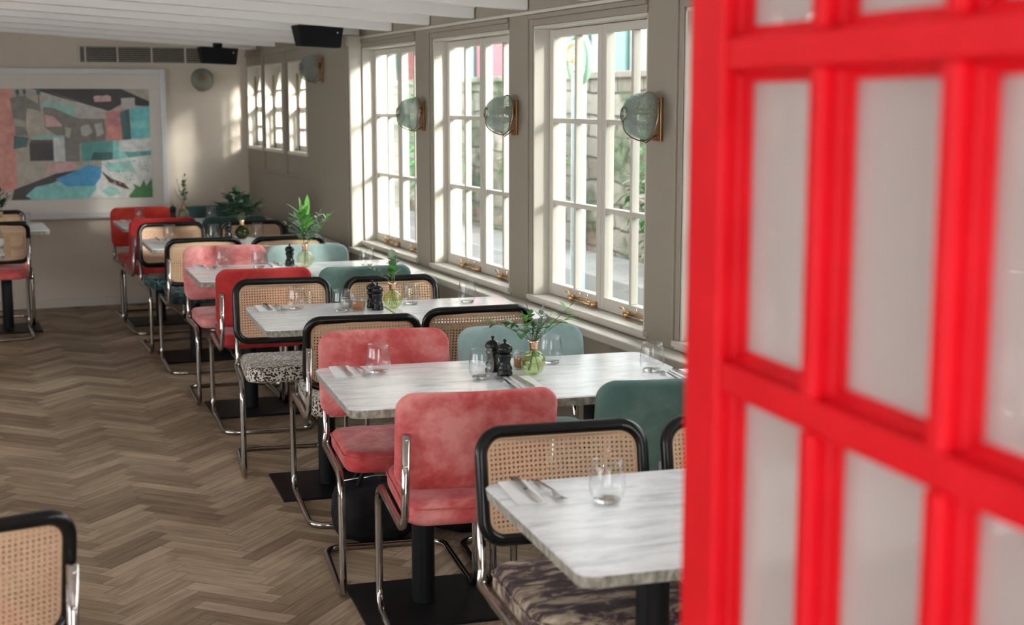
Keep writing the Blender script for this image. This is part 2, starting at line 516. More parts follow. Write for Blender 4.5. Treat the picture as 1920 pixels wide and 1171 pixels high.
def slab(mb, W, H, r, T, e, fn, nx=28, ny=16, expo=2.0, crown=0.0, weave=None):
    """a rounded rectangular cushion: sheets u,v in a plane, thickness along w, mapped by fn(u, v, w)"""
    us = sorted(set([-W / 2 + W * i / nx for i in range(nx + 1)] + [sg * (W / 2 - r * (1 - math.sin(R(a)))) for a in (90, 80, 70, 60, 45, 30, 15) for sg in (-1, 1)]
                    + [sg * (W / 2 - e * t) for t in (0.03, 0.12, 0.3, 0.6) for sg in (-1, 1)]))
    base = [-1 + 2 * i / ny for i in range(ny + 1)]
    ex = [e * t for t in (0.03, 0.12, 0.3, 0.6, 1.0)]
    def dist(u, v):
        au, av = abs(u) - (W / 2 - r), abs(v) - (H / 2 - r)
        if au > 0 and av > 0: return r - math.hypot(au, av)
        return min(W / 2 - abs(u), H / 2 - abs(v))
    rows = []
    for u in us:
        au = abs(u) - (W / 2 - r)
        hm = H / 2 - r + math.sqrt(max(0, r * r - au * au)) if au > 0 else H / 2
        inner = hm - e
        vs_ = [-hm] + [-hm + t for t in ex] + [inner * b for b in base[1:-1]] + [hm - t for t in reversed(ex)] + [hm]
        rows.append([(u, v) for v in vs_])
    n = len(rows[0]); vv = []; aa = []
    for side in (1, -1):
        for row in rows:
            for (u, v) in row:
                d = max(0.0, dist(u, v))
                q = max(0.0, 1 - d / e)
                w = T / 2 * (1 - q ** expo) ** (1 / expo)
                if crown and side > 0: w += crown * (1 - (2 * u / W) ** 2) * (1 - (2 * v / H) ** 2)
                vv.append(Vector(fn(u, v, side * w)))
                aa.append((u, v, 1.0 if (weave and d > weave) else 0.0))
    ff = []
    K = len(rows) * n
    for i in range(len(rows) - 1):
        for j in range(n - 1):
            a, b, c, d = i * n + j, (i + 1) * n + j, (i + 1) * n + j + 1, i * n + j + 1
            ff.append((a, b, c, d)); ff.append((K + d, K + c, K + b, K + a))
    for j in range(n - 1):
        ff.append((j + 1, K + j + 1, K + j, j))
        L = (len(rows) - 1) * n
        ff.append((L + j, K + L + j, K + L + j + 1, L + j + 1))
    for i in range(len(rows) - 1):
        a, b = i * n, (i + 1) * n
        ff.append((a, K + a, K + b, b))
        a, b = i * n + n - 1, (i + 1) * n + n - 1
        ff.append((b, K + b, K + a, a))
    mb.add(vv, ff, 0, aa)
    return mb

def tag(o, label=None, cat=None, group=None, kind=None):
    if label: o['label'] = label
    if cat: o['category'] = cat
    if group: o['group'] = group
    if kind: o['kind'] = kind
    return o

def thing(name, label, cat, loc=(0, 0, 0), rotz=0.0, group=None):
    o = bpy.data.objects.new(name, None)
    o.empty_display_size = 0.05
    C.objects.link(o)
    o.location = loc; o.rotation_euler = (0, 0, R(rotz))
    return tag(o, label, cat, group)

def struct(name, mb, m, parent=None, **kw):
    o = mb.build(name, m, parent, smooth=kw.pop('smooth', False), **kw)
    if parent is None: o['kind'] = 'structure'
    return o

def copy_tree(o, parent=None):
    c = o.copy(); C.objects.link(c)
    if parent is not None:
        c.parent = parent
        c.matrix_parent_inverse = o.matrix_parent_inverse.copy()
    for ch in list(o.children): copy_tree(ch, c)
    return c

def recolour(root, name, m):
    for ch in root.children:
        if ch.name.split('.')[0] == name:
            ch.material_slots[0].link = 'OBJECT'
            ch.material_slots[0].material = m
            for g in ch.children:
                if g.name.split('.')[0] == 'piping':
                    g.material_slots[0].link = 'OBJECT'; g.material_slots[0].material = m

# ---------------------------------------------------------------- the room
A = 2.46      # dado / far wall plane
W = 2.54      # window wall plane
YB = 12.0     # back wall
XL = -4.2     # left wall
def ceil_z(x): return 2.065 + 0.055 * (W - x)

# floor: herringbone planks as faces of one mesh
fl = MB()
L_, Wd = 0.36, 0.072
s2 = math.sqrt(0.5)
def plank(px, py, ang):
    ca, sa = math.cos(ang), math.sin(ang)
    g = 0.0008
    rnd = random.random()
    pts = []; at = []
    ox = random.random() * 20
    for (a, b) in ((g, g), (L_ - g, g), (L_ - g, Wd - g), (g, Wd - g)):
        pts.append((px + a * ca - b * sa, py + a * sa + b * ca, 0.0)); at.append((a + ox, b + ox * 3, rnd))
    cx_, cy_ = sum(p[0] for p in pts) / 4, sum(p[1] for p in pts) / 4
    if XL - 0.1 < cx_ < A + 0.05 and -1.2 < cy_ < YB + 0.05:
        pts = [(max(XL, min(W, p[0])), min(YB + 0.04, p[1]), p[2]) for p in pts]
        fl.add(pts, [(0, 1, 2, 3)], 0, at)
nrow = int(L_ / Wd)
ex_ = Vector((s2, s2)); ey_ = Vector((-s2, s2))
for i in range(-170, 171):
    for j in range(-60, 61):
        # horizontal plank at cell ((i + 2*nrow*j), i), vertical plank beside it
        cx0 = (i + 2 * nrow * j) * Wd; cy0 = i * Wd
        p = ex_ * cx0 + ey_ * cy0
        if XL - 1 < p.x < 4 and -2.2 < p.y < 13:
            plank(p.x, p.y, PI / 4)
        q = ex_ * cx0 + ey_ * cy0
        if XL - 1 < q.x < 4 and -2.2 < q.y < 13:
            plank(q.x, q.y, PI / 4 + PI / 2)
fl.box(XL, W + 0.2, -1.2, YB + 0.1, -0.1, -0.0012, 1)
struct('floor', fl, [M['floor'], M['floor_joint']], attr='plank')

WIN = [(3.49, 4.61), (4.90, 6.02), (6.31, 7.42), (7.72, 8.80)]
WIN0 = [(0.67, 1.79), (2.08, 3.20)]
ZS, ZH = 0.774, 1.992
w = MB()
ystep = 8.84
allw = WIN0 + WIN
edges = [-1.2] + [e for p in allw for e in p] + [ystep]
w.box(W, W + 0.16, -1.2, ystep, ZH, 2.30)           # above windows
w.box(W, W + 0.16, -1.2, ystep, 0, ZS - 0.012)              # below
for k in range(0, len(edges), 2):
    w.box(W, W + 0.16, edges[k], edges[k + 1], ZS - 0.012, ZH)
# dado, flush with the far wall
w.box(A, W, -1.2, ystep, 0, 0.70)
# far section with three small windows
SW = [(9.93, 10.46), (10.68, 11.26), (11.40, 11.93)]
SZ0, SZ1 = 1.29, 1.945
w.box(A, W + 0.16, ystep, YB, 0, SZ0); w.box(A, W + 0.16, ystep, YB, SZ1, 2.30)
e2 = [ystep] + [e for p in SW for e in p] + [YB]
for k in range(0, len(e2), 2):
    w.box(A, W + 0.16, e2[k], e2[k + 1], SZ0, SZ1)
struct('wall_right', w, M['wall'])
pr = MB(); pr.box(A - 0.015, A, ystep, 9.86, 0, 2.06)
struct('trim_1', pr, M['wall'], bevel=0.004)
# bright step pilaster with capital
pr = MB(); pr.box(A - 0.001, W + 0.002, ystep - 0.035, ystep, 0.735, 2.0); pr.box(A - 0.012, W + 0.002, ystep - 0.05, ystep + 0.01, 2.0, 2.065)
struct('trim_2', pr, M['trim'], bevel=0.003)
# ledge
lg = MB(); lg.box(A - 0.02, W, -1.2, ystep + 0.005, 0.70, 0.735)
struct('trim_3', lg, M['trim'], bevel=0.006)
# frieze moulding under the beams
fz = MB(); fz.box(W - 0.012, W, -1.2, ystep - 0.05, 2.045, 2.06)
struct('trim_4', fz, M['trim'], bevel=0.003)
# small windows' panel mouldings
pm = MB()
for (a, b) in ((10.46, 10.68), (11.26, 11.40)):
    c = (a + b) / 2
    pm.box(A - 0.012, A, c - 0.025, c + 0.025, 1.12, 2.02)
pm.box(A - 0.010, A, 9.87, YB, 2.02, 2.05)
pm.box(A - 0.010, A, 9.87, YB, 1.10, 1.12)
struct('trim_5', pm, M['wall'], bevel=0.004)

b = MB(); b.box(XL, W + 0.16, YB, YB + 0.15, 0, 2.6)
struct('wall_back', b, M['backwall'])
b = MB(); b.box(XL, A, YB - 0.018, YB, 0, 0.07)
struct('baseboard_back', b, M['trim'], bevel=0.004)
b = MB(); b.box(A - 0.027, A, -1.2, YB - 0.018, 0, 0.10)
struct('baseboard_right', b, M['trim'], bevel=0.004)
b = MB()
b.box(XL - 0.15, -0.75, -1.35, -1.2, 0, 2.6); b.box(0.95, W + 0.16, -1.35, -1.2, 0, 2.6); b.box(-0.75, 0.95, -1.35, -1.2, 2.1, 2.6)
struct('wall_front', b, M['wall'])
# left wall with two wide window openings
b = MB()
LW = [(0.2, 3.4), (4.2, 7.8)]
le = [-1.2] + [e for p in LW for e in p] + [YB]
b.box(XL - 0.15, XL, -1.2, YB, 0, 0.6); b.box(XL - 0.15, XL, -1.2, YB, 2.15, 2.6)
for k in range(0, len(le), 2): b.box(XL - 0.15, XL, le[k], le[k + 1], 0.6, 2.15)
struct('wall_left', b, M['wall'])
for k, (a, c) in enumerate(LW):
    f = MB()
    for q in range(5):
        y = a + (c - a) * q / 4
        f.box(XL - 0.10, XL - 0.04, max(a, y - 0.03), min(c, y + 0.03), 0.6, 2.15)
    for z in (0.6, 1.1, 1.6, 2.1): f.box(XL - 0.10, XL - 0.04, a, c, z, z + 0.05)
    struct('window_%d' % (8 + k), f, M['trim'])

# ceiling boards and beams
cl = MB()
cl.add([(XL - 0.15, -1.2, ceil_z(XL - 0.15) + 0.075), (W + 0.16, -1.2, ceil_z(W + 0.16) + 0.075), (W + 0.16, YB + 0.1, ceil_z(W + 0.16) + 0.075), (XL - 0.15, YB + 0.1, ceil_z(XL - 0.15) + 0.075),
        (XL - 0.15, -1.2, ceil_z(XL - 0.15) + 0.2), (W + 0.16, -1.2, ceil_z(W + 0.16) + 0.2), (W + 0.16, YB + 0.1, ceil_z(W + 0.16) + 0.2), (XL - 0.15, YB + 0.1, ceil_z(XL - 0.15) + 0.2)],
       [(0, 1, 2, 3), (7, 6, 5, 4), (0, 4, 5, 1), (1, 5, 6, 2), (2, 6, 7, 3), (3, 7, 4, 0)])
struct('ceiling', cl, M['white'])
ang = math.atan(-0.055)
def beam_mb():
    bm = MB()
    Lb = W - XL - 0.02
    mt = Matrix.Rotation(-ang, 4, 'Y') @ Matrix.Identity(4)
    mt = Matrix(((1, 0, 0, 0), (0, 1, 0, 0), (-0.055, 0, 1, 0), (0, 0, 0, 1)))
    bm.box(-Lb, 0, -0.03, 0.03, 0.0, 0.055, 0, mt)
    bm.box(-Lb, 0, -0.045, 0.045, 0.05, 0.078, 0, mt)
    return bm
bproto = None
for k in range(-8, 9):
    y = 6.10 + 0.69 * k
    if bproto is None:
        bproto = beam_mb().build('ceiling_beam', M['white'], None, smooth=False, bevel=0.004); o = bproto
    else:
        o = bproto.copy(); C.objects.link(o)
    o.location = (W - 0.005, y, 2.066)
    o['kind'] = 'structure'
    o.name = 'trim_%d' % (14 + k)

# ---------------------------------------------------------------- windows
def casement(parent, y0, y1, z0, z1, xc, flip):
    t = 0.042
    f = MB()
    so, to, bo = 0.040, 0.035, 0.055
    f.box(xc - t / 2, xc + t / 2, y0, y0 + so, z0, z1); f.box(xc - t / 2, xc + t / 2, y1 - so, y1, z0, z1)
    f.box(xc - t / 2, xc + t / 2, y0 + so, y1 - so, z0, z0 + bo); f.box(xc - t / 2, xc + t / 2, y0 + so, y1 - so, z1 - to, z1)
    ym = (y0 + y1) / 2
    f.box(xc - t / 2 + 0.004, xc + t / 2 - 0.004, ym - 0.011, ym + 0.011, z0 + bo, z1 - to)
    for q in (1, 2):
        zz = z0 + bo + (z1 - to - z0 - bo) * q / 3
        f.box(xc - t / 2 + 0.003, xc + t / 2 - 0.003, y0 + so, y1 - so, zz - 0.011, zz + 0.011)
    fo = f.build('sash_frame', M['trim'], parent, smooth=False, bevel=0.004)
    g = MB(); g.box(xc - 0.002, xc + 0.002, y0 + so - 0.005, y1 - so + 0.005, z0 + bo - 0.005, z1 - to + 0.005)
    g.build('glass_pane', M['pane'], fo, smooth=False)
    # brass casement stay along the bottom rail with a curled handle and two pegs
    s = MB()
    xs = xc - t / 2 - 0.012
    ya, yb = (y0 + 0.03, y0 + 0.27) if not flip else (y1 - 0.27, y1 - 0.02)
    s.tube([(xs, ya, z0 + 0.022), (xs, yb, z0 + 0.022)], 0.004, 8)
    s.tube([(xs - 0.010, ya + 0.02, z0 + 0.014), (xs - 0.010, yb, z0 + 0.014)], 0.003, 8)
    s.box(xs - 0.014, xc - t / 2, ya - 0.01, ya + 0.015, z0 + 0.004, z0 + 0.028)
    s.box(xs - 0.014, xc - t / 2, yb - 0.02, yb + 0.002, z0 + 0.004, z0 + 0.028)
    h0 = yb
    s.tube(fillet([(xs, h0, z0 + 0.022), (xs - 0.006, h0 + 0.015, z0 + 0.038), (xs - 0.010, h0 + 0.035, z0 + 0.040)], 0.012), 0.0042, 8)
    for yy in (ya + 0.07, ya + 0.15): s.tube([(xs, yy, z0 + 0.018), (xs, yy, z0 + 0.050)], 0.003, 6)
    s.build('casement_stay', M['brass'], fo)

def big_window(n, y0, y1):
    f = MB()
    d = 0.075
    # casing moulding round the opening on the wall face
    for (a, b_, c, e) in ((y1 + 0.035, y1 + 0.055, ZS, ZH + 0.05),):
        f.box(W - 0.014, W, a, b_, c, e)
    f.box(W - 0.014, W, y0, y1 + 0.035, ZH + 0.03, ZH + 0.05)
    f.box(W - 0.006, W, y1, y1 + 0.035, ZS, ZH + 0.03)
    f.box(W - 0.006, W, y0, y1, ZH, ZH + 0.03)
    f.mi = [1] * len(f.mi)
    # jamb linings and head
    f.box(W, W + 0.16, y0 - 0.002, y0 + 0.012, ZS, ZH); f.box(W, W + 0.16, y1 - 0.012, y1 + 0.002, ZS, ZH)
    f.box(W, W + 0.16, y0, y1, ZH - 0.014, ZH)
    # sill with a nosing and a hollow below it
    f.box(W - 0.022, W + 0.16, y0 - 0.03, y1 + 0.03, ZS - 0.022, ZS)
    f.box(W - 0.010, W, y0 - 0.03, y1 + 0.03, ZS - 0.034, ZS - 0.022)
    o = struct('window_%d' % n, f, [M['trim'], M['wall']], bevel=0.003)
    ym = (y0 + y1) / 2
    xc = W + d + 0.021
    casement(o, ym + 0.002, y1 - 0.013, ZS + 0.002, ZH - 0.016, xc, False)
    casement(o, y0 + 0.013, ym - 0.002, ZS + 0.002, ZH - 0.016, xc, False)
    return o
for k, (y0, y1) in enumerate(reversed(WIN)): big_window(k + 1, y0, y1)
for k, (y0, y1) in enumerate(WIN0): big_window(11 + k, y0, y1)

def small_window(n, y0, y1):
    f = MB()
    x0, x1 = A, W + 0.16
    f.box(x0 - 0.008, x1, y0 - 0.001, y0 + 0.010, SZ0, SZ1); f.box(x0 - 0.008, x1, y1 - 0.010, y1 + 0.001, SZ0, SZ1)
    f.box(x0 - 0.008, x1, y0, y1, SZ1 - 0.010, SZ1); f.box(x0 - 0.02, x1, y0 - 0.02, y1 + 0.02, SZ0 - 0.02, SZ0 + 0.004)
    o = struct('window_%d' % n, f, M['trim'], bevel=0.002)
    s = MB(); xs = A + 0.085
    ya, yb = y0 + 0.010, y1 - 0.010
    zm = 1.60
    s.box(xs - 0.02, xs + 0.02, ya, ya + 0.03, SZ0, SZ1 - 0.01); s.box(xs - 0.02, xs + 0.02, yb - 0.03, yb, SZ0, SZ1 - 0.01)
    s.box(xs - 0.02, xs + 0.02, ya, yb, SZ0 + 0.004, SZ0 + 0.045); s.box(xs - 0.02, xs + 0.02, ya, yb, zm - 0.015, zm + 0.015)
    for q in range(1, 6):
        yy = ya + (yb - ya) * q / 6
        s.box(xs - 0.012, xs + 0.012, yy - 0.007, yy + 0.007, SZ0 + 0.04, zm)
    s.box(xs - 0.014, xs + 0.014, ya, yb, 1.445, 1.462)
    # arched light in the upper half
    yc = (ya + yb) / 2; ra = (yb - ya) / 2 - 0.03; zc = SZ1 - 0.05 - ra
    n_ = 14
    vs_ = []; fs = []
    for side in (-0.015, 0.015):
        for k in range(n_ + 1):
            a = PI * k / n_
            vs_.append((xs + side, yc - ra * math.cos(a), zc + ra * math.sin(a)))
            vs_.append((xs + side, yc - (ra + 0.03) * math.cos(a), SZ1 - 0.01))
    K = 2 * (n_ + 1)
    for k in range(n_):
        a = 2 * k
        fs.append((a, a + 1, a + 3, a + 2)); fs.append((K + a, K + a + 2, K + a + 3, K + a + 1)); fs.append((a, a + 2, K + a + 2, K + a))
    s.add(vs_, fs)
    s.box(xs - 0.010, xs + 0.010, yc - 0.008, yc + 0.008, zm, SZ1 - 0.06)
    s.box(xs - 0.010, xs + 0.010, ya, yb, 1.735, 1.750)
    so = s.build('sash_frame', M['trim'], o, smooth=False, bevel=0.002)
    g = MB(); g.box(xs - 0.002, xs + 0.002, ya + 0.02, yb - 0.02, SZ0 + 0.03, SZ1 - 0.03)
    g.build('glass_pane', M['pane'], so, smooth=False)
    fx = MB(); fx.box(x0 + 0.05, x0 + 0.07, y1 - 0.022, y1 - 0.010, 1.70, 1.86)
    fx.build('sash_fastener', M['wire'], o, smooth=False)
for k, (y0, y1) in enumerate(SW): small_window(7 - k, y0, y1)

# ---------------------------------------------------------------- outside
g = MB(); g.box(2.9, 16, -8, 42, -0.45, -0.40)
struct('ground', g, M['water'])
g = MB(); g.box(W + 0.16, W + 0.55, -1.2, 9.2, 2.32, 2.38)  # short eave added out of view above the large windows against the sun
struct('trim_30', g, M['white'])
sw = MB(); sw.box(5.6, 6.1, -4, 40, -0.40, 1.86); sw.box(5.55, 6.15, -4, 40, 1.86, 1.92)
o = sw.build('stone_wall', M['stone'], None, smooth=False, bevel=0.01)
tag(o, 'rough grey stone wall running outside beyond the large windows', 'wall')
bk = MB(); bk.box(4.8, 5.54, -4, 40, -0.40, 0.30)
tag(bk.build('towpath', M['paving'], None, smooth=False, bevel=0.01), 'pale stone towpath edge at the foot of the outside wall', 'path')

def leaf(mb, base, direction, length, width, droop=0.0, mi=0, up=None, seg=6):
    d = Vector(direction).normalized()
    upv = Vector((0, 0, 1)) if up is None else Vector(up)
    side = d.cross(upv)
    if side.length < 0.1: side = Vector((1, 0, 0))
    side.normalize()
    nrm = side.cross(d).normalized()
    base = Vector(base); vs_ = []; fs = []
    for i in range(seg + 1):
        t = i / seg
        wv = width / 2 * math.sin(PI * min(1, t ** 0.8 * 1.0)) ** 0.75 if 0 < t < 1 else 0.0006
        c = base + d * (length * t) + Vector((0, 0, -droop * t * t * length))
        for sgn, lift in ((-1, 0.25), (0, 0), (1, 0.25)):
            vs_.append(c + side * (wv * sgn) + nrm * (wv * lift))
    for i in range(seg):
        a = i * 3
        fs.append((a, a + 1, a + 4, a + 3)); fs.append((a + 1, a + 2, a + 5, a + 4))
    mb.add(vs_, fs, mi)

def bush(name, label, loc, size, m, n=900, lw=0.10, seed=1):
    rnd = random.Random(seed)
    mb = MB()
    for i in range(n):
        u = Vector((rnd.gauss(0, 1), rnd.gauss(0, 1), rnd.gauss(0, 1))).normalized()
        rr = rnd.uniform(0.55, 1.0)
        p = Vector((u.x * size[0] * rr, u.y * size[1] * rr, size[2] + u.z * size[2] * rr))
        leaf(mb, p, u + Vector((rnd.uniform(-.6, .6), rnd.uniform(-.6, .6), rnd.uniform(-.2, .8))), lw * rnd.uniform(0.7, 1.4), lw * 0.5, 0.3, 0, seg=3)
    r0 = thing(name, label, 'bush', loc)
    mb.build('foliage', m, r0)
    st = MB(); st.tube([(0, 0, 0), (0.03, 0.02, size[2] * 1.2)], 0.03, 8); st.build('stem', M['stem'], r0)
    return r0
bush('bush', 'bright green shrub against the stone wall seen through the nearest window', (5.2, 12.3, 0.40), (0.22, 0.45, 0.70), M['leafbright'], 700, 0.12, 3)
bush('bush', 'dark green climber on the stone wall beside the nearest window sconce', (5.25, 9.6, 0.40), (0.18, 0.8, 0.58), M['leaf'], 900, 0.10, 4)
bush('bush', 'green shrub before the stone wall seen through the middle window', (5.2, 15.2, 0.40), (0.22, 0.7, 0.85), M['leafbright'], 900, 0.12, 5)
bush('bush', 'pale green shrub behind the stone wall, seen in the farthest window', (6.7, 19.5, -0.40), (0.35, 0.9, 1.40), M['leafpale'], 700, 0.12, 6)

# buildings and terrace beyond the stone wall
def outer_block(name, label, cat, x0, x1, y0, y1, z1, m, wins=()):
    r0 = thing(name, label, cat, ((x0 + x1) / 2, (y0 + y1) / 2, 0))
    mb = MB(); mb.box(-(x1 - x0) / 2, (x1 - x0) / 2, -(y1 - y0) / 2, (y1 - y0) / 2, -0.4, z1)
    mb.build('facade', m, r0, smooth=False)
    for (u, z0, wd, hh) in wins:
        k = MB(); xx = -(x1 - x0) / 2
        k.box(xx - 0.04, xx + 0.02, u - wd / 2, u + wd / 2, z0, z0 + hh)
        wo = k.build('window', M['shop_green'], r0, smooth=False)
        k = MB(); k.box(xx - 0.045, xx - 0.035, u - wd / 2 + 0.05, u + wd / 2 - 0.05, z0 + 0.05, z0 + hh - 0.05)
        k.build('pane', M['pane'], wo, smooth=False)
    return r0
outer_block('house', 'pale house front with dark green windows beyond the stone wall', 'building', 9, 11, 14.0, 21.4, 6.0, M['render_white'], [(-2.6, 1.5, 1.0, 1.6), (-1.1, 1.5, 0.8, 1.6), (0.6, 1.5, 0.8, 1.6), (1.9, 1.5, 0.9, 1.6), (3.0, 1.5, 0.7, 1.6)])
outer_block('house', 'pink painted house front beyond the stone wall', 'building', 9.2, 11, 21.5, 26.4, 6.0, M['render_pink'], [(-1.3, 1.7, 0.8, 1.4), (0.9, 1.7, 0.8, 1.4)])
outer_block('house', 'red brick house front farthest beyond the stone wall', 'building', 9.2, 11, 26.5, 37.0, 6.0, M['brickred'], [(-2, 1.7, 1.2, 1.4), (1.5, 1.7, 1.2, 1.4)])

nb = MB(); nb.box(6.0, 13.9, -22, -9.8, -0.4, 10.5); struct('added_sun_blocker', nb, M['render_white'])  # unseen block added behind the camera to keep sun off the large windows

# canal post with a painted scroll sign just outside the nearest window
ps = thing('mooring_post', 'pale blue post with a curled green and cream scroll, outside the windows', 'post', (3.55, 7.72, -0.40))
k = MB(); k.tube([(0, 0, 0), (0, 0, 2.25)], 0.045, 12); k.build('post', M['bluepaint'], ps)
k = MB()
k.lathe([(0.0, 0.0), (0.03, 0.0), (0.03, 0.03), (0.0, 0.03)], 20, Matrix.Translation((-0.02, 0.0, 2.30)) @ Matrix.Rotation(R(-70), 4, 'Y'))
sp = [(-0.03 - 0.0, 0.11 * (1 - t / 30.0) * math.cos(t * 0.42), 2.30 + 0.11 * (1 - t / 30.0) * math.sin(t * 0.42)) for t in range(28)]
k.tube(sp, [0.018 - 0.0004 * i for i in range(28)], 8); k.build('scroll', M['signcream'], ps)
k = MB(); k.tube([(0.0, 0.14 * math.cos(a * 0.35), 2.30 + 0.14 * math.sin(a * 0.35)) for a in range(18)], 0.020, 8, closed=True); k.build('scroll_rim', M['signgreen'], ps)

# ---------------------------------------------------------------- back wall: picture, grille
pc = thing('framed_picture', 'large white framed pool collage print on the back wall', 'picture', (0.60, YB, 0.0))
f = MB()
X0, X1, Z0, Z1, D = -1.25, 1.185, 0.722, 1.918, 0.06
fw_ = 0.045
f.box(X0, X0 + fw_, -D, 0, Z0, Z1); f.box(X1 - fw_, X1, -D, 0, Z0, Z1)
f.box(X0 + fw_, X1 - fw_, -D, 0, Z1 - fw_, Z1); f.box(X0 + fw_, X1 - fw_, -D, 0, Z0, Z0 + fw_)
f.build('frame', M['framewhite'], pc, smooth=False, bevel=0.004)
f = MB(); f.box(X0 + fw_, X1 - fw_, -0.02, -0.002, Z0 + fw_, Z1 - fw_)
f.build('mount', plain('cream_mount_board', (0.78, 0.74, 0.68), 0.5, var=0.02), pc, smooth=False)

def art():
    cols = {'black': (0.045, 0.043, 0.045), 'cream': (0.42, 0.39, 0.33), 'ltgrey': (0.46, 0.45, 0.42), 'grey': (0.20, 0.19, 0.17), 'pink': (0.52, 0.22, 0.24), 'ltpink': (0.58, 0.38, 0.37),
            'teal': (0.10, 0.33, 0.30), 'mint': (0.28, 0.52, 0.47), 'blue': (0.07, 0.33, 0.58), 'cyan': (0.15, 0.50, 0.53), 'aqua': (0.22, 0.55, 0.52), 'white': (0.58, 0.60, 0.58), 'green': (0.07, 0.20, 0.08),
            'brown': (0.10, 0.055, 0.05), 'dkteal': (0.04, 0.13, 0.13), 'salmon': (0.60, 0.27, 0.22)}
    names = list(cols); mats = []
    for n in names: mats.append(plain('print_' + n, tuple(min(0.9, c * 1.3) for c in cols[n]), 0.35, var=0.18 if n not in ('black',) else 0.1, scale=22))
    mb = MB()
    # picture pixels (photo px) to the print's own plane
    ax0, ax1, az0, az1 = -0.05, 1.055, 0.878, 1.757
    layer = [0]
    def P(x, y): return (ax0 + (x - 12) / (284 - 12) * (ax1 - ax0), az1 - (y - 167) / (370 - 167) * (az1 - az0))
    def poly(c, *pts):
        layer[0] += 1
        yy = -0.0205 - 0.00025 * layer[0]
        vs_ = [(P(*p)[0], yy, P(*p)[1]) for p in pts]
        mb.add(vs_, [tuple(range(len(pts)))], names.index(c))
    poly('cream', (-190, 167), (284, 167), (284, 370), (-190, 370))
    poly('salmon', (-190, 167), (26, 167), (26, 352), (-190, 352))
    poly('ltgrey', (80, 170), (200, 205), (200, 222), (140, 220), (80, 200))
    poly('mint', (80, 190), (105, 192), (140, 200), (140, 222), (110, 210), (78, 205))
    poly('black', (80, 167), (230, 167), (284, 190), (284, 200), (230, 195), (205, 208), (150, 192))
    poly('black', (60, 167), (80, 167), (150, 193), (110, 182))
    poly('grey', (80, 200), (100, 202), (130, 215), (150, 222), (196, 222), (198, 262), (146, 268), (146, 300), (118, 300), (118, 262), (82, 238))
    poly('ltgrey', (150, 236), (166, 232), (172, 248), (160, 254), (150, 252))
    poly('ltgrey', (176, 232), (190, 230), (194, 250), (180, 255))
    poly('cream', (120, 236), (132, 240), (128, 258), (120, 254))
    poly('pink', (198, 210), (238, 204), (244, 222), (240, 262), (196, 262))
    poly('salmon', (200, 234), (228, 234), (228, 262), (198, 262))
    poly('dkteal', (226, 210), (244, 204), (246, 262), (230, 262))
    poly('ltgrey', (229, 184), (256, 183), (256, 204), (230, 204))
    poly('cyan', (246, 204), (283, 198), (283, 256), (246, 260))
    poly('aqua', (246, 226), (283, 226), (283, 240), (246, 240))
    poly('ltpink', (176, 182), (180, 180), (186, 179), (194, 180), (202, 178), (210, 181), (210, 190), (178, 191))
    poly('ltpink', (83, 214), (100, 218), (114, 232), (114, 236), (84, 236))
    poly('cream', (48, 210), (82, 210), (82, 254), (50, 254))
    poly('mint', (66, 252), (118, 252), (118, 260), (50, 262))
    poly('black', (52, 265), (96, 265), (96, 298), (52, 298))
    poly('brown', (54, 260), (96, 260), (96, 266), (54, 266))
    poly('white', (97, 256), (118, 256), (118, 300), (97, 300))
    poly('teal', (149, 266), (210, 262), (284, 266), (284, 292), (230, 296), (149, 300))
    poly('dkteal', (172, 284), (208, 284), (208, 299), (166, 299))
    poly('aqua', (210, 262), (220, 262), (240, 296), (210, 296))
    poly('white', (222, 262), (284, 258), (284, 282), (240, 284), (222, 282))
    poly('ltpink', (84, 304), (140, 300), (136, 318), (82, 322))
    poly('white', (188, 300), (284, 290), (284, 370), (150, 370), (186, 316))
    poly('mint', (190, 306), (244, 300), (252, 322), (200, 320))
    poly('black', (20, 350), (100, 322), (140, 316), (80, 345), (52, 362), (50, 369), (14, 369))
    poly('aqua', (40, 362), (60, 346), (100, 338), (170, 338), (176, 350), (160, 369), (52, 369))
    poly('blue', (98, 332), (146, 314), (160, 306), (186, 312), (184, 330), (172, 346), (118, 346))
    poly('brown', (184, 318), (190, 322), (206, 334), (228, 342), (240, 354), (228, 352), (200, 340))
    poly('green', (238, 366), (250, 352), (246, 344), (260, 350), (268, 336), (272, 348), (284, 334), (284, 370), (240, 370))
    poly('mint', (196, 348), (214, 350), (222, 362), (200, 366), (184, 358))
    for (x, y, hh) in ((34, 170, 24), (47, 169, 28), (73, 170, 40)):
        poly('brown', (x - 1, y), (x + 1, y), (x + 1.5, y + hh), (x - 0.5, y + hh))
        poly('dkteal', (x - 4, y + 1), (x, y - 2), (x + 4, y + 1), (x + 3, y + 9), (x, y + 5), (x - 3, y + 9))
    poly('grey', (20, 184), (46, 180), (74, 196), (78, 208), (50, 202), (46, 226), (24, 220))
    poly('grey', (26, 234), (44, 236), (50, 252), (28, 252))
    poly('dkteal', (24, 252), (50, 256), (46, 272), (22, 276))
    for i in range(40):
        x, y = random.uniform(195, 278), random.uniform(300, 345)
        r_ = random.uniform(1, 2.6)
        poly('ltgrey' if i % 3 else 'teal', (x - r_, y), (x, y - r_), (x + r_, y), (x, y + r_ * 0.8))
    o = mb.build('print', mats, pc, smooth=False)
    return o
art()
gl = MB(); gl.box(X0 + fw_, X1 - fw_, -0.052, -0.049, Z0 + fw_, Z1 - fw_)
gl.build('glazing', M['artglass'], pc, smooth=False)

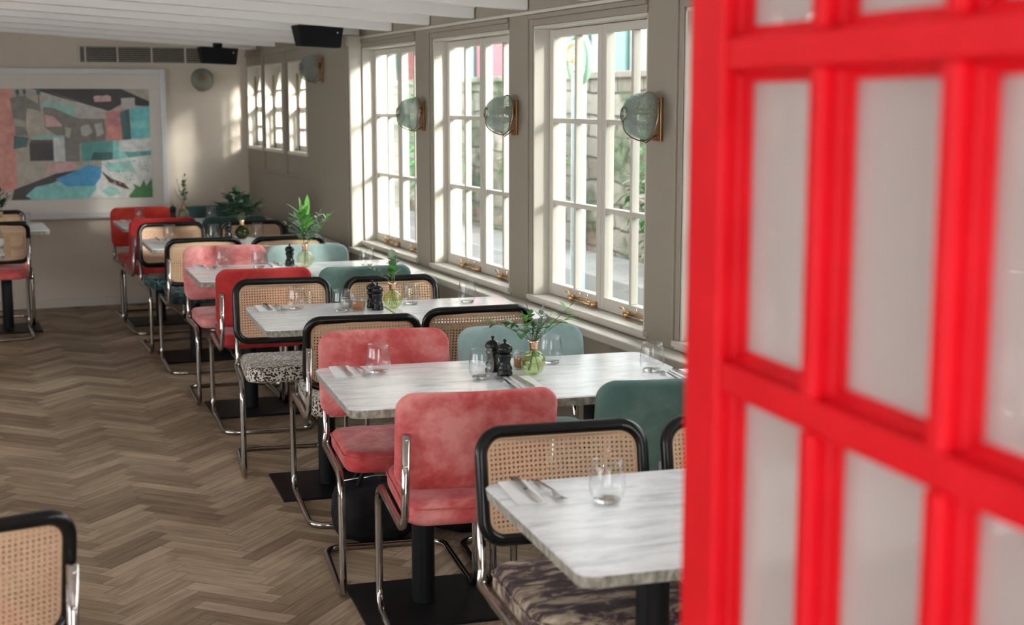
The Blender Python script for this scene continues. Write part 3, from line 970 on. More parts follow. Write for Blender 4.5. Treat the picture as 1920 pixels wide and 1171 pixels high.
gr = thing('air_grille', 'long cream slatted air grille high on the back wall', 'vent', (1.71, YB, 2.03))
f = MB(); hw, hh = 0.60, 0.075
f.box(-hw, hw, -0.02, 0, hh - 0.015, hh); f.box(-hw, hw, -0.02, 0, -hh, -hh + 0.015)
f.box(-hw, -hw + 0.02, -0.02, 0, -hh + 0.015, hh - 0.015); f.box(hw - 0.02, hw, -0.02, 0, -hh + 0.015, hh - 0.015)
f.build('frame', M['trim'], gr, smooth=False)
f = MB(); f.box(-hw + 0.02, hw - 0.02, -0.006, -0.001, -hh + 0.015, hh - 0.015); f.build('backing', M['dark'], gr, smooth=False)
f = MB()
for i in range(7):
    z = -hh + 0.025 + i * 0.0165
    f.box(-hw + 0.02, hw - 0.02, -0.014, -0.009, z, z + 0.0036)
for x in (-0.54, -0.29, -0.02, 0.25, 0.50): f.box(x - 0.006, x + 0.006, -0.018, -0.006, -hh + 0.015, hh - 0.015)
f.build('slats', M['trim'], gr, smooth=False)

# ---------------------------------------------------------------- speakers, spotlight
def speaker(loc, label):
    r0 = thing('ceiling_speaker', label, 'speaker', loc, 4, 'black speakers under the ceiling')
    m = MB(); w2, h = 0.145, 0.125
    m.add([(-w2, 0, 0), (w2, 0, -0.01), (w2, 0.16, -0.01), (-w2, 0.16, 0), (-w2 + 0.02, 0.03, -h), (w2 - 0.01, 0.03, -h - 0.01), (w2 - 0.01, 0.13, -h - 0.01), (-w2 + 0.02, 0.13, -h)],
          [(0, 1, 2, 3), (7, 6, 5, 4), (0, 4, 5, 1), (1, 5, 6, 2), (2, 6, 7, 3), (3, 7, 4, 0)])
    m.build('cabinet', M['speaker'], r0, smooth=False, bevel=0.006)
    m = MB(); m.lathe([(0, 0), (0.005, 0), (0.005, 0.004), (0, 0.004)], 12, Matrix.Translation((w2 - 0.04, 0.006, -0.045)) @ Matrix.Rotation(R(90), 4, 'X'))
    m.build('badge', M['steel'], r0)
    m = MB(); m.box(-0.03, 0.03, 0.05, 0.11, -0.005, 0.03); m.build('bracket', M['black'], r0, smooth=False)
    return r0
speaker((2.235, 8.62, 2.118), 'larger looking black wedge speaker under the beams near the first window')
speaker((2.10, 11.2, 2.075), 'farther black wedge speaker under the beams in front of the air grille')
sp0 = thing('ceiling_spotlight', 'small black ceiling spotlight at the left edge of the view', 'light', (0.34, 9.0, 2.152))
m = MB(); m.lathe([(0, 0), (0.04, 0), (0.04, 0.02), (0, 0.02)], 16); m.build('base', M['black'], sp0)
m = MB(); m.lathe([(0, -0.055), (0.028, -0.055), (0.03, -0.005), (0.012, 0.0), (0, 0.0)], 16); m.build('lamp_head', M['black'], sp0)

# ---------------------------------------------------------------- wall sconces
def sconce(loc, rotz, label):
    r0 = thing('wall_sconce', label, 'lamp', loc, rotz, 'ribbed glass wall sconces')
    # local: -x points into the room, plate on x = 0
    m = MB(); m.box(-0.012, 0.0, -0.034, 0.034, -0.082, 0.082); m.build('backplate', M['oldbrass'], r0, smooth=False, bevel=0.002)
    for (y, z) in ((-0.022, 0.066), (0.022, 0.066), (-0.022, -0.066), (0.022, -0.066)):
        m = MB(); m.lathe([(0, 0.0), (0.004, 0.0), (0.003, 0.003), (0, 0.003)], 8, Matrix.Translation((-0.012, y, z)) @ Matrix.Rotation(R(-90), 4, 'Y'))
        m.build('screw', M['brass'], r0)
    m = MB(); m.lathe([(0.0, 0), (0.021, 0), (0.021, 0.04), (0.014, 0.045), (0.014, 0.075), (0, 0.075)], 16, Matrix.Translation((-0.010, 0, 0.03)) @ Matrix.Rotation(R(-90), 4, 'Y'))
    m.build('lamp_holder', M['brass'], r0)
    # shade: dome apex to -x, wide rim toward the wall
    prof = []
    for i in range(15):
        t = i / 14
        a = t * PI / 2
        prof.append((0.022 + (0.088 - 0.022) * math.sin(a) ** 0.85, 0.092 * (math.cos(a))))
    T = Matrix.Translation((-0.052, 0, 0.012)) @ Matrix.Rotation(R(-84), 4, 'Y')
    m = MB()
    inner = [(max(0.001, r - 0.004), z - 0.002) for (r, z) in prof]
    m.lathe([(r, z) for (r, z) in prof] + list(reversed(inner)), 48, None, 0, True)
    sh = m.build('glass_shade', M['hazy'], r0)
    sh.matrix_local = T
    m = MB()
    def ring(rad, z, rr): m.tube([T @ Vector((rad * math.cos(a * PI / 18), rad * math.sin(a * PI / 18), z)) for a in range(36)], rr, 6, closed=True)
    ring(0.091, 0.0, 0.0032); ring(0.024, 0.098, 0.003)
    # wire running from the plate under the dome to the small ring
    pts = [Vector((-0.012, 0, -0.06)), T @ Vector((-0.10, 0, -0.005))]
    for i in range(10, -1, -1):
        t = i / 10 * PI / 2
        pts.append(T @ Vector((-(0.026 + 0.068 * math.sin(t) ** 0.85), 0, 0.098 * math.cos(t))))
    m.tube(pts, 0.0028, 6)
    m.build('wire_guard', M['wire'], r0)
    return r0
sconce((W, 4.80, 1.590), 0, 'ribbed glass wall sconce nearest the red door, right of the nearest window')
sconce((W, 6.23, 1.583), 0, 'ribbed glass wall sconce between the nearest and middle large windows')
sconce((W, 7.59, 1.577), 0, 'ribbed glass wall sconce between the middle and farthest large windows')
sconce((A - 0.015, 9.43, 1.865), 0, 'grey looking wall sconce beside the three small windows')
sconce((2.085, YB, 1.822), -90 + 180, 'wall sconce on the back wall seen face on, below the air grille')

# ---------------------------------------------------------------- tables
def table_proto():
    r0 = thing('cafe_table', '', 'table')
    m = MB()
    w_, d_, t_ = 0.596, 0.70, 0.030
    out = rrect(w_, d_, 0.035, 5)
    rr = random.Random(2)
    n = len(out)
    vs_ = [(x, y, 0.75) for (x, y) in [(p[0] * 0.985, p[1] * 0.988) for p in out]] + [(x, y, 0.746) for (x, y) in out] + [(x, y, 0.75 - t_) for (x, y) in [(p[0] * 0.985, p[1] * 0.985) for p in out]]
    m.add(vs_, [tuple(range(n))], 0)
    o_ = 0
    fs = []
    for i in range(n):
        j = (i + 1) % n
        fs.append((i, n + i, n + j, j))
    m.f += [list(f) for f in fs]; m.mi += [0] * len(fs)
    for i in range(n):
        j = (i + 1) % n
        m.f.append([n + i, 2 * n + i, 2 * n + j, n + j]); m.mi.append(1)
    m.f.append(list(reversed(range(2 * n, 3 * n)))); m.mi.append(1)
    m.build('tabletop', [M['marble'], M['marble_edge']], r0, smooth=False)
    m = MB(); m.lathe([(0, 0.012), (0.038, 0.012), (0.038, 0.705), (0, 0.705)], 24); m.box(-0.14, 0.14, -0.14, 0.14, 0.704, 0.7195)
    m.build('pedestal', M['black'], r0, smooth=False, bevel=0.002)
    m = MB(); m.box(-0.225, 0.225, -0.225, 0.225, 0.0, 0.012)
    m.build('base_plate', M['black'], r0, smooth=False, bevel=0.002)
    return r0
TAB = {1: (1.442, 2.722, -5), 2: (1.436, 4.335, -5.5), 3: (1.520, 5.905, -4.5), 4: (1.536, 7.585, -3), 5: (1.532, 9.315, -2), 6: (1.545, 10.945, -0.5)}
LAB_L = {1: 'nearest left marble table top with one glass, corner beside the red door',
         2: 'left half of the table row holding the first pair of pepper mills',
         3: 'left marble table behind the spotted seat chair, third row from the front',
         4: 'left marble table in the fourth row, with one black mill on its row',
         5: 'left marble table in the fifth row, in front of a tan cane chair',
         6: 'farthest left marble table in the window rows, before a bright red chair'}
LAB_R = {1: 'nearest right marble table, seen only through the hazy red door glass',
         2: 'right marble table under the nearest big window, glass at its wall end',
         3: 'right marble table of the third row, under the middle window',
         4: 'right marble table of the fourth row, beside a pale green chair',
         5: 'right marble table of the fifth row, in the dim corner by cane chairs',
         6: 'farthest right marble table in the dark corner under the small windows'}
tproto = table_proto()
first = True
TP = {}
for k, (x, y, a) in TAB.items():
    for side in (0, 1):
        o = tproto if first else copy_tree(tproto)
        first = False
        dx = 0.600 * side
        o.location = (x + dx * math.cos(R(a)), y + dx * math.sin(R(a)), 0)
        o.rotation_euler = (0, 0, R(a))
        tag(o, (LAB_L, LAB_R)[side][k], 'table', 'marble tables along the window wall')
o = copy_tree(tproto); o.location = (0.445, 10.95, 0); o.rotation_euler = (0, 0, 0)
tag(o, 'marble table at the left edge of the view before the framed picture', 'table', 'marble tables of the left column')
o = copy_tree(tproto); o.location = (0.068, 9.33, 0); o.rotation_euler = (0, 0, 0)
tag(o, 'marble table cut off by the left edge, carrying the glass carafe', 'table', 'marble tables of the left column')

# ---------------------------------------------------------------- chairs
def bk_map(off=0.0, w_half=0.23):
    # u across, v up from the back's centre, w thickness toward +y (the sitter)
    def fn(u, v, w_):
        z = 0.685 + v * 0.985
        y = -0.205 - (z - 0.535) * 0.20 + 0.030 * (u / w_half) ** 2 + w_ + off
        return (u, y, z)
    return fn

def tube_frame(parent):
    xs = 0.222
    def half(s):
        return [(s * 0.213, -0.254, 0.715), (s * 0.215, -0.222, 0.465), (s * xs, -0.212, 0.428), (s * (xs + 0.004), 0.275, 0.436), (s * (xs + 0.004), 0.285, 0.0135), (s * xs, -0.285, 0.0135)]
    a = half(1); b_ = list(reversed(half(-1)))
    rad = [0, 0.03, 0.035, 0.075, 0.07, 0.07] + [0.07, 0.07, 0.075, 0.035, 0.03, 0]
    m = MB(); m.tube(fillet(a + b_, rad, 7), 0.0125, 12)
    o = m.build('tube_frame', M['chrome'], parent)
    s = MB(); s.lathe([(0, 0), (0.005, 0), (0.004, 0.003), (0, 0.003)], 8, Matrix.Rotation(R(90), 4, 'X'))
    sc = s.build('screw', M['steel'], o)
    k = 0
    for sx in (-1, 1):
        for z, y in ((0.70, -0.2665), (0.62, -0.2565)):
            q = sc if k == 0 else sc.copy()
            if k: C.objects.link(q)
            k += 1
            q.location = (sx * 0.2135, y + 0.003, z)
    return o

def seat_part(parent, mat, piping=True):
    m = MB()
    def fn(u, v, w_): return (u, 0.030 + v, 0.463 + w_ + 0.006 * (v / 0.235))
    slab(m, 0.415, 0.47, 0.07, 0.07, 0.022, fn, expo=2.6, crown=0.010)
    o = m.build('seat', mat, parent)
    if piping:
        p = MB()
        pts = [fn(x, y, 0.020) for (x, y) in rrect(0.4185, 0.4735, 0.07, 8)]
        p.tube(pts, 0.0022, 6, closed=True)
        p.build('piping', mat, o)
    return o

def velvet_chair():
    r0 = thing('velvet_chair', '', 'chair')
    seat_part(r0, M['pink'])
    m = MB(); slab(m, 0.480, 0.305, 0.058, 0.040, 0.018, bk_map(0.0), expo=2.2)
    m.build('backrest', M['pink'], r0)
    tube_frame(r0)
    return r0

def cane_chair():
    r0 = thing('cane_chair', '', 'chair')
    seat_part(r0, M['leopard'])
    fn = bk_map(0.0)
    m = MB()
    pts = [fn(x, y, 0) for (x, y) in rrect(0.435, 0.275, 0.055, 9)]
    m.tube(pts, 0.0165, 12, closed=True, sq=(1.0, 1.0))
    bf = m.build('backrest_frame', M['blackwood'], r0)
    m = MB(); slab(m, 0.412, 0.252, 0.046, 0.0024, 0.002, fn, nx=24, ny=8, weave=0.014)
    m.tube([fn(x, y, 0.004) for (x, y) in rrect(0.400, 0.240, 0.042, 8)], 0.0028, 6, closed=True)
    m.build('cane_panel', M['cane'], r0, attr='weave')
    tube_frame(r0)
    return r0
vch = velvet_chair(); cch = cane_chair()
used = {'v': False, 'c': False}
def place(kind, mat, x, y, ang, facing, label, group):
    """x, y: where the top of the backrest stands; facing 'away' (+y) or 'toward' the camera"""
    src = vch if kind == 'v' else cch
    if used[kind]: o = copy_tree(src)
    else: o = src; used[kind] = True
    a = ang + (180 if facing == 'toward' else 0)
    d = Vector((-math.sin(R(a)), math.cos(R(a))))      # local +y
    o.location = (x + d.x * 0.262, y + d.y * 0.262, 0)
    o.rotation_euler = (0, 0, R(a))
    tag(o, label, 'chair', group)
    if kind == 'v':
        recolour(o, 'seat', M[mat]); recolour(o, 'backrest', M[mat])
    else:
        recolour(o, 'seat', M[mat])
    return o
GV, GC = 'velvet chairs along the window tables', 'cane backed chairs along the window tables'
place('c', 'worn', 1.470, 3.310, -7, 'toward', 'cane chair with worn purple and beige seat behind the nearest marble table', GC)
place('c', 'worn', 1.960, 3.24, -5, 'toward', 'black framed cane chair half hidden by the red door, nearest row', GC)
place('v', 'pink', 1.418, 3.750, -9, 'away', 'pink velvet chair seen from behind, nearest of all the pink chairs', GV)
place('v', 'green', 2.030, 3.700, -8, 'away', 'dark green velvet chair seen from behind beside the red door', GV)
place('v', 'pink', 1.487, 4.941, -8, 'toward', 'pink velvet chair facing us behind the table with the nearest mills', GV)
place('v', 'palegreen', 1.987, 4.850, -8, 'toward', 'pale green velvet chair behind the nearest green vase', GV)
place('c', 'leopard', 1.515, 5.278, -7, 'away', 'cane chair with black rim directly behind the nearest facing pink chair', GC)
place('c', 'leopard', 2.020, 5.340, -4, 'away', 'cane chair with black rim directly behind the nearer pale green chair', GC)
place('c', 'leopard', 1.492, 6.589, -8, 'toward', 'cane chair facing us with black and cream spotted seat', GC)
place('c', 'leopard', 1.997, 6.498, -5, 'toward', 'cane chair facing us behind the second green vase, by the window', GC)
place('v', 'coral', 1.500, 6.994, -5, 'away', 'deep coral chair seen from behind, in back of the spotted seat chair', GV)
place('v', 'green', 2.000, 6.900, -3, 'away', 'dark green chair seen from behind, between two cane chairs', GV)
place('v', 'palepink', 1.528, 8.219, -3, 'toward', 'farther pale pink velvet chair facing us behind the fourth row table', GV)
place('v', 'palegreen', 1.985, 8.103, -3, 'toward', 'farther pale green velvet chair behind the tall leafy vase', GV)
place('c', 'floral', 1.500, 8.708, -3, 'away', 'cane chair with dark teal floral seat right behind the farther pink chair', GC)
place('c', 'floral', 2.010, 8.640, -3, 'away', 'cane chair peeping over the farther pale green chair', GC)
place('c', 'floral', 1.490, 9.962, 0, 'toward', 'tan cane chair facing us in front of the deep red chairs', GC)
place('c', 'floral', 2.030, 9.900, 0, 'toward', 'shadowy cane chair behind the dark olive vase in the corner', GC)
place('v', 'coral', 1.500, 10.330, 2, 'away', 'deep red chair seen from behind, just in back of the tan cane chair', GV)
place('v', 'teal', 2.010, 10.300, 2, 'away', 'dark teal velvet chair seen from behind in the dim corner', GV)
place('v', 'red', 1.490, 11.500, 2, 'toward', 'bright red chair facing us, farthest of the row, below the picture', GV)
place('v', 'teal', 2.010, 11.450, 2, 'toward', 'dark teal velvet chair facing us against the back wall corner', GV)
GL = 'chairs of the left column'
place('c', 'pink', 0.365, 10.402, 0, 'away', 'cane chair with pink seat seen from behind at the left edge', GL)
place('c', 'pink', 0.400, 11.520, 0, 'toward', 'cane chair with pink seat facing us, below the left part of the picture', GL)
place('c', 'pink', 0.012, 2.900, 12, 'away', 'blurred cane chair cut off by the bottom left corner of the photo', GL)

# ---------------------------------------------------------------- tableware
TZ = 0.75
def tumbler_proto():
    r0 = thing('water_glass', '', 'glass')
    m = MB()
    outp = [(0.0, 0.0), (0.026, 0.0), (0.034, 0.008), (0.0405, 0.024), (0.0425, 0.038), (0.0405, 0.060), (0.0365, 0.086), (0.0345, 0.098)]
    inp = [(0.0335, 0.098), (0.0355, 0.086), (0.0395, 0.060), (0.0413, 0.038), (0.039, 0.024), (0.030, 0.012), (0.0, 0.010)]
    m.lathe(outp + inp, 32)
    m.build('bowl', M['tumbler'], r0)
    m = MB(); m.lathe([(0.0, 0.001), (0.025, 0.001), (0.031, 0.006), (0.030, 0.0095), (0.0, 0.0085)], 28); m.build('base', M['thickglass'], r0)
    m = MB(); m.tube([(0.034 * math.cos(a * PI / 18), 0.034 * math.sin(a * PI / 18), 0.098) for a in range(36)], 0.0010, 6, closed=True); m.build('rim', M['tumbler'], r0)
    return r0
gp = tumbler_proto(); gfirst = True
GLS = [(1.386, 2.845, 'water glass on the nearest table, beside the red door'),
       (1.353, 4.545, 'water glass left on the second table row, in front of the pink chair'),
       (1.641, 4.325, 'water glass just left of the nearest black pepper mills'),
       (1.962, 4.490, 'water glass behind the nearest round green vase'),
       (2.222, 4.225, 'water glass alone near the wall end of the second table row'),
       (1.449, 6.115, 'water glass on the left of the third table row, before woven cane'),
       (1.610, 5.955, 'water glass left of the small jars in the third table row'),
       (1.965, 6.070, 'water glass right of the second green vase'),
       (2.220, 6.031, 'water glass at the wall end of the third table row'),
       (1.455, 7.869, 'water glass on the fourth table row in front of the farther pink chair'),
       (1.630, 7.745, 'water glass standing between the pink chair and pale green chair, fourth row'),
       (2.210, 7.619, 'water glass at the window end of the fourth table row'),
       (1.423, 9.560, 'water glass before the tan cane chair in the fifth row'),
       (1.700, 9.500, 'water glass with bright reflections between two far cane chairs'),
       (1.995, 9.500, 'water glass right of the dark olive vase'),
       (1.440, 11.150, 'water glass on the farthest table before the bright red chair'),
       (1.975, 11.100, 'water glass on the farthest table before the dark teal chair'),
       (0.60, 11.00, 'water glass on the left edge table below the picture')]
for (x, y, lb) in GLS:
    o = gp if gfirst else copy_tree(gp); gfirst = False
    o.location = (x, y, TZ + 0.0005); tag(o, lb, 'glass', 'stemless water glasses on the tables')

def mill_proto():
    r0 = thing('pepper_mill', '', 'pepper mill')
    m = MB()
    m.lathe([(0, 0), (0.0265, 0), (0.0265, 0.010), (0.0235, 0.014), (0.025, 0.020), (0.025, 0.026), (0.020, 0.036), (0.0185, 0.046), (0.0215, 0.058), (0.0245, 0.064), (0.0245, 0.070), (0.0215, 0.074), (0, 0.074)], 28)
    m.build('body', M['blackmill'], r0)
    m = MB(); m.lathe([(0, 0.0745), (0.019, 0.0745), (0.0255, 0.082), (0.0265, 0.090), (0.022, 0.101), (0.012, 0.107), (0.005, 0.109), (0, 0.109)], 28)
    m.build('cap', M['blackmill'], r0)
    m = MB(); m.lathe([(0, 0.109), (0.003, 0.109), (0.0035, 0.112), (0.006, 0.115), (0.006, 0.119), (0.003, 0.122), (0, 0.122)], 14)
    m.build('knob', M['blackmill'], r0)
    return r0
mp_ = mill_proto(); mfirst = True
MILLS = [(1.722, 4.430, 'black pepper mill standing behind the other, nearest pair'),
         (1.735, 4.352, 'black pepper mill in front of its twin, nearest pair by the vase'),
         (1.775, 6.040, 'black mill standing behind the other, second pair'),
         (1.775, 5.965, 'black mill in front of its twin beside the second green vase'),
         (1.816, 7.800, 'single black mill left of the tall leafy vase'),
         (1.795, 9.480, 'dark mill left of the olive vase in the dim corner'),
         (1.690, 11.150, 'farthest black mill, before the back wall')]
for (x, y, lb) in MILLS:
    o = mp_ if mfirst else copy_tree(mp_); mfirst = False
    o.location = (x, y, TZ + 0.0005); tag(o, lb, 'pepper mill', 'black mills on the tables')

def jar(x, y, fill, label):
    r0 = thing('glass_jar', label, 'jar', (x, y, TZ + 0.0005), 0, 'small condiment jars')
    m = MB(); m.lathe([(0, 0), (0.027, 0), (0.031, 0.005), (0.031, 0.045), (0.027, 0.052), (0.028, 0.062), (0.0265, 0.062), (0.0255, 0.052), (0.0295, 0.045), (0.0295, 0.006), (0, 0.004)], 24)
    m.build('body', M['tumbler'], r0)
    m = MB(); m.lathe([(0, 0.005), (0.029, 0.006), (0.029, 0.036), (0, 0.038)], 20); m.build('contents', fill, r0)
    m = MB(); m.tube([(0.030 * math.cos(a * PI / 12), 0.030 * math.sin(a * PI / 12), 0.050) for a in range(24)], 0.0013, 6, closed=True)
    m.tube([(0.031, 0, 0.050), (0.036, 0, 0.035), (0.033, 0, 0.025)], 0.0013, 6); m.build('wire_clasp', M['steel'], r0)
jar(1.835, 4.440, M['sugar'], 'small glass jar of brown sugar behind the nearest green vase')
jar(1.690, 5.975, M['sugar'], 'small glass jar of brown sugar left of the second pair of mills')
jar(1.665, 6.065, M['salt'], 'small glass jar with pale contents behind the brown sugar jar')

def sprig(mb_l, mb_s, base, tip, nleaf, ll, lw, rnd, mi=0, droop=0.2, both=True, start=0.35):
    base, tip = Vector(base), Vector(tip)
    mid = (base + tip) / 2 + Vector((rnd.uniform(-.01, .01), rnd.uniform(-.01, .01), 0.015))
    pts = []
    for i in range(9):
        t = i / 8
        pts.append(base * (1 - t) ** 2 + mid * 2 * t * (1 - t) + tip * t * t)
    mb_s.tube(pts, [0.0016 - 0.0001 * i for i in range(9)], 5)
    for i in range(nleaf):
        t = start + (1 - start) * i / max(1, nleaf - 1)
        p = base * (1 - t) ** 2 + mid * 2 * t * (1 - t) + tip * t * t
        d = (tip - base).normalized()
        a = rnd.uniform(0, 2 * PI)
        side = Vector((math.cos(a), math.sin(a), rnd.uniform(-0.1, 0.5)))
        dirn = d * 0.6 + side * 0.9 if i < nleaf - 1 else d
        leaf(mb_l, p, dirn, ll * rnd.uniform(0.75, 1.25), lw * rnd.uniform(0.8, 1.2), droop, mi, seg=5)

def vase(x, y, gm, label, seed, spec, scale=1.0, leafmats=('leaf', 'leafpale', 'leafbright')):
    rnd = random.Random(seed)
    r0 = thing('bud_vase', label, 'vase', (x, y, TZ + 0.0005), 0, 'round bud vases with copper necks')
    s = scale
    prof = [(0, 0), (0.018 * s, 0)]
    for i in range(1, 15):
        a = -PI / 2 + 0.42 + (PI - 0.42 - 0.40) * i / 14
        prof.append((0.0425 * s * math.cos(a), 0.0395 * s + 0.0425 * s * math.sin(a)))
    prof.append((0.0145 * s, 0.084 * s))
    inner = [(max(0.0, r - 0.0022), z + (0.002 if z < 0.04 else 0)) for (r, z) in reversed(prof)]
    m = MB(); m.lathe(prof + inner, 32); m.build('glass_bulb', gm, r0)
    m = MB(); m.lathe([(0.0150 * s, 0.081 * s), (0.0140 * s, 0.095 * s), (0.0155 * s, 0.106 * s), (0.020 * s, 0.114 * s), (0.0190 * s, 0.114 * s), (0.0140 * s, 0.106 * s), (0.0125 * s, 0.095 * s), (0.0130 * s, 0.081 * s)], 28, None, 0, True)
    m.build('copper_neck', M['copper'], r0)
    # greenery: held by the vase, a thing of its own
    g0 = thing('foliage_sprigs', spec['label'], 'foliage', (x, y, TZ + 0.008), 0, 'green sprigs in the bud vases')
    ml, ms = MB(), MB()
    for k in range(5):
        a = rnd.uniform(0, 2 * PI)
        ms.tube([(0.018 * math.cos(a), 0.018 * math.sin(a), 0.006), (0.004 * math.cos(a + 2), 0.004 * math.sin(a + 2), 0.085 * s)], 0.0013, 5)
    for (tx, ty, tz, n, ll, lw, mi, dr) in spec['sprigs']:
        sprig(ml, ms, (rnd.uniform(-.005, .005), rnd.uniform(-.005, .005), 0.095 * s), (tx, ty, tz), n, ll, lw, rnd, mi, dr)
    ml.build('leaves', [M[q] for q in leafmats], g0)
    ms.build('stems', M['stem'], g0)

cx, sx_ = math.cos(R(-22)), math.sin(R(-22))      # photo-right direction across the table
def rt(a, b=0.0): return (a * cx - b * sx_, a * sx_ + b * cx)
def S(a, b, z, *r): return (*rt(a, b), z, *r)
vase(1.832, 4.335, M['greenglass'], 'nearest round green glass vase with copper neck', 11,
     {'label': 'loose sprigs with broad drooping leaves in the nearest green vase', 'sprigs': [
         S(-0.125, 0.0, 0.165, 6, 0.060, 0.036, 0, 0.5), S(-0.07, 0.02, 0.16, 6, 0.060, 0.038, 0, 0.5), S(0.120, 0.0, 0.220, 7, 0.046, 0.026, 2, 0.3), S(0.115, 0.01, 0.18, 6, 0.046, 0.028, 2, 0.3),
         S(-0.02, 0.0, 0.21, 8, 0.030, 0.018, 0, 0.2), S(0.03, 0.01, 0.205, 9, 0.030, 0.017, 1, 0.2), S(0.055, -0.01, 0.19, 8, 0.028, 0.016, 1, 0.2), S(-0.035, 0.0, 0.19, 8, 0.030, 0.017, 2, 0.2),
         S(0.0, 0.01, 0.15, 9, 0.028, 0.017, 0, 0.5), S(0.02, 0.0, 0.145, 8, 0.028, 0.017, 0, 0.5)]})
vase(1.853, 5.990, M['greenglass'], 'second round green glass vase from the front, copper neck', 12,
     {'label': 'short eucalyptus sprigs in the second green vase', 'sprigs': [
         S(-0.09, 0.0, 0.165, 9, 0.026, 0.017, 1, 0.2), S(-0.05, 0.0, 0.155, 8, 0.030, 0.018, 0, 0.4), S(0.0, 0.0, 0.215, 9, 0.046, 0.036, 1, 0.2), S(0.015, 0.0, 0.19, 7, 0.046, 0.036, 2, 0.2),
         S(-0.01, 0.0, 0.17, 9, 0.036, 0.022, 0, 0.3), S(0.01, 0.01, 0.15, 9, 0.024, 0.014, 0, 0.5)]})
vase(1.878, 7.690, M['clearvase'], 'tall filled yellowish glass vase with copper neck in the fourth row', 13,
     {'label': 'tall bright green leaves and fine sprigs in the yellowish vase', 'sprigs': [
         S(-0.02, 0.0, 0.29, 12, 0.11, 0.042, 2, 0.05), S(0.01, 0.0, 0.27, 11, 0.105, 0.040, 2, 0.05), S(-0.045, 0.0, 0.25, 8, 0.08, 0.034, 1, 0.1), S(-0.03, 0.0, 0.20, 9, 0.075, 0.034, 0, 0.2),
         S(0.14, 0.0, 0.28, 14, 0.042, 0.017, 2, 0.2), S(0.11, 0.0, 0.25, 12, 0.042, 0.020, 1, 0.2), S(0.075, 0.0, 0.22, 12, 0.050, 0.034, 1, 0.3), S(0.08, 0.02, 0.29, 12, 0.040, 0.017, 1, 0.2),
         S(-0.10, 0.0, 0.23, 8, 0.034, 0.02, 1, 0.3), S(0.04, 0.0, 0.17, 9, 0.052, 0.036, 1, 0.4)]}, 1.12)
vase(1.880, 9.440, M['darkvase'], 'dark olive glass vase in the dim corner of the fifth row', 14,
     {'label': 'dark bushy sprigs in the olive vase', 'sprigs': [
         S(-0.15, 0.0, 0.22, 14, 0.075, 0.050, 0, 0.2), S(-0.10, 0.0, 0.28, 15, 0.075, 0.050, 0, 0.2), S(-0.03, 0.0, 0.30, 15, 0.075, 0.050, 0, 0.2), S(0.05, 0.0, 0.27, 15, 0.075, 0.050, 1, 0.2),
         S(0.11, 0.0, 0.23, 14, 0.075, 0.050, 0, 0.3), S(-0.06, 0.0, 0.19, 14, 0.08, 0.05, 1, 0.4), S(0.04, 0.0, 0.18, 14, 0.08, 0.05, 0, 0.4), S(0.0, 0.0, 0.23, 12, 0.08, 0.05, 1, 0.3)]}, 1.1, ('leafdark', 'leafdark', 'leaf'))
vase(1.768, 11.120, M['clearvase'], 'clear glass vase on the farthest table beside the bright red chair', 15,
     {'label': 'slim upright sprig in the farthest clear vase', 'sprigs': [
         S(0.0, 0.0, 0.27, 11, 0.045, 0.022, 0, 0.1), S(0.015, 0.0, 0.33, 9, 0.035, 0.016, 0, 0.1), S(-0.05, 0.0, 0.31, 8, 0.035, 0.014, 1, 0.5), S(-0.06, 0.0, 0.22, 9, 0.045, 0.014, 1, 0.6), S(0.02, 0.0, 0.2, 10, 0.045, 0.024, 0, 0.3)]}, 1.05)
vase(0.43, 10.98, M['clearvase'], 'clear vase with copper neck on the left edge table', 16,
     {'label': 'bushy green sprigs in the vase on the left edge table', 'sprigs': [
         S(0.0, 0.0, 0.25, 11, 0.055, 0.026, 0, 0.2), S(0.05, 0.0, 0.22, 11, 0.055, 0.026, 0, 0.3), S(-0.06, 0.0, 0.22, 11, 0.055, 0.026, 1, 0.3), S(0.03, 0.0, 0.18, 11, 0.055, 0.030, 0, 0.3)]}, 1.0, ('leafdark', 'leaf', 'leaf'))

# cutlery, local: handle toward +y, tip toward -y
def fork_proto():
    m = MB(); z = 0.003
    def strip(pts, ws, t=0.0016):
        vs_ = []; fs = []
        for (p, w_) in zip(pts, ws):
            for dx in (-w_, w_):
                for dz in (0, t): vs_.append((dx + p[0], p[1], p[2] + dz))
        for i in range(len(pts) - 1):
            a = i * 4; b_ = a + 4
            fs += [(a, a + 2, b_ + 2, b_), (a + 1, b_ + 1, b_ + 3, a + 3), (a, b_, b_ + 1, a + 1), (a + 2, a + 3, b_ + 3, b_ + 2)]
        fs += [(0, 1, 3, 2), (len(vs_) - 4, len(vs_) - 2, len(vs_) - 1, len(vs_) - 3)]
        m.add(vs_, fs)
    strip([(0, 0.10, 0.001), (0, 0.085, 0.001), (0, 0.02, 0.006), (0, -0.02, 0.009), (0, -0.045, 0.003), (0, -0.055, 0.001)], [0.007, 0.008, 0.004, 0.003, 0.008, 0.012])
    for k in range(4):
        xx = -0.0100 + k * 0.0067
        strip([(xx, -0.055, 0.001), (xx, -0.085, 0.004), (xx, -0.10, 0.009)], [0.0019, 0.0016, 0.0008])
    return m
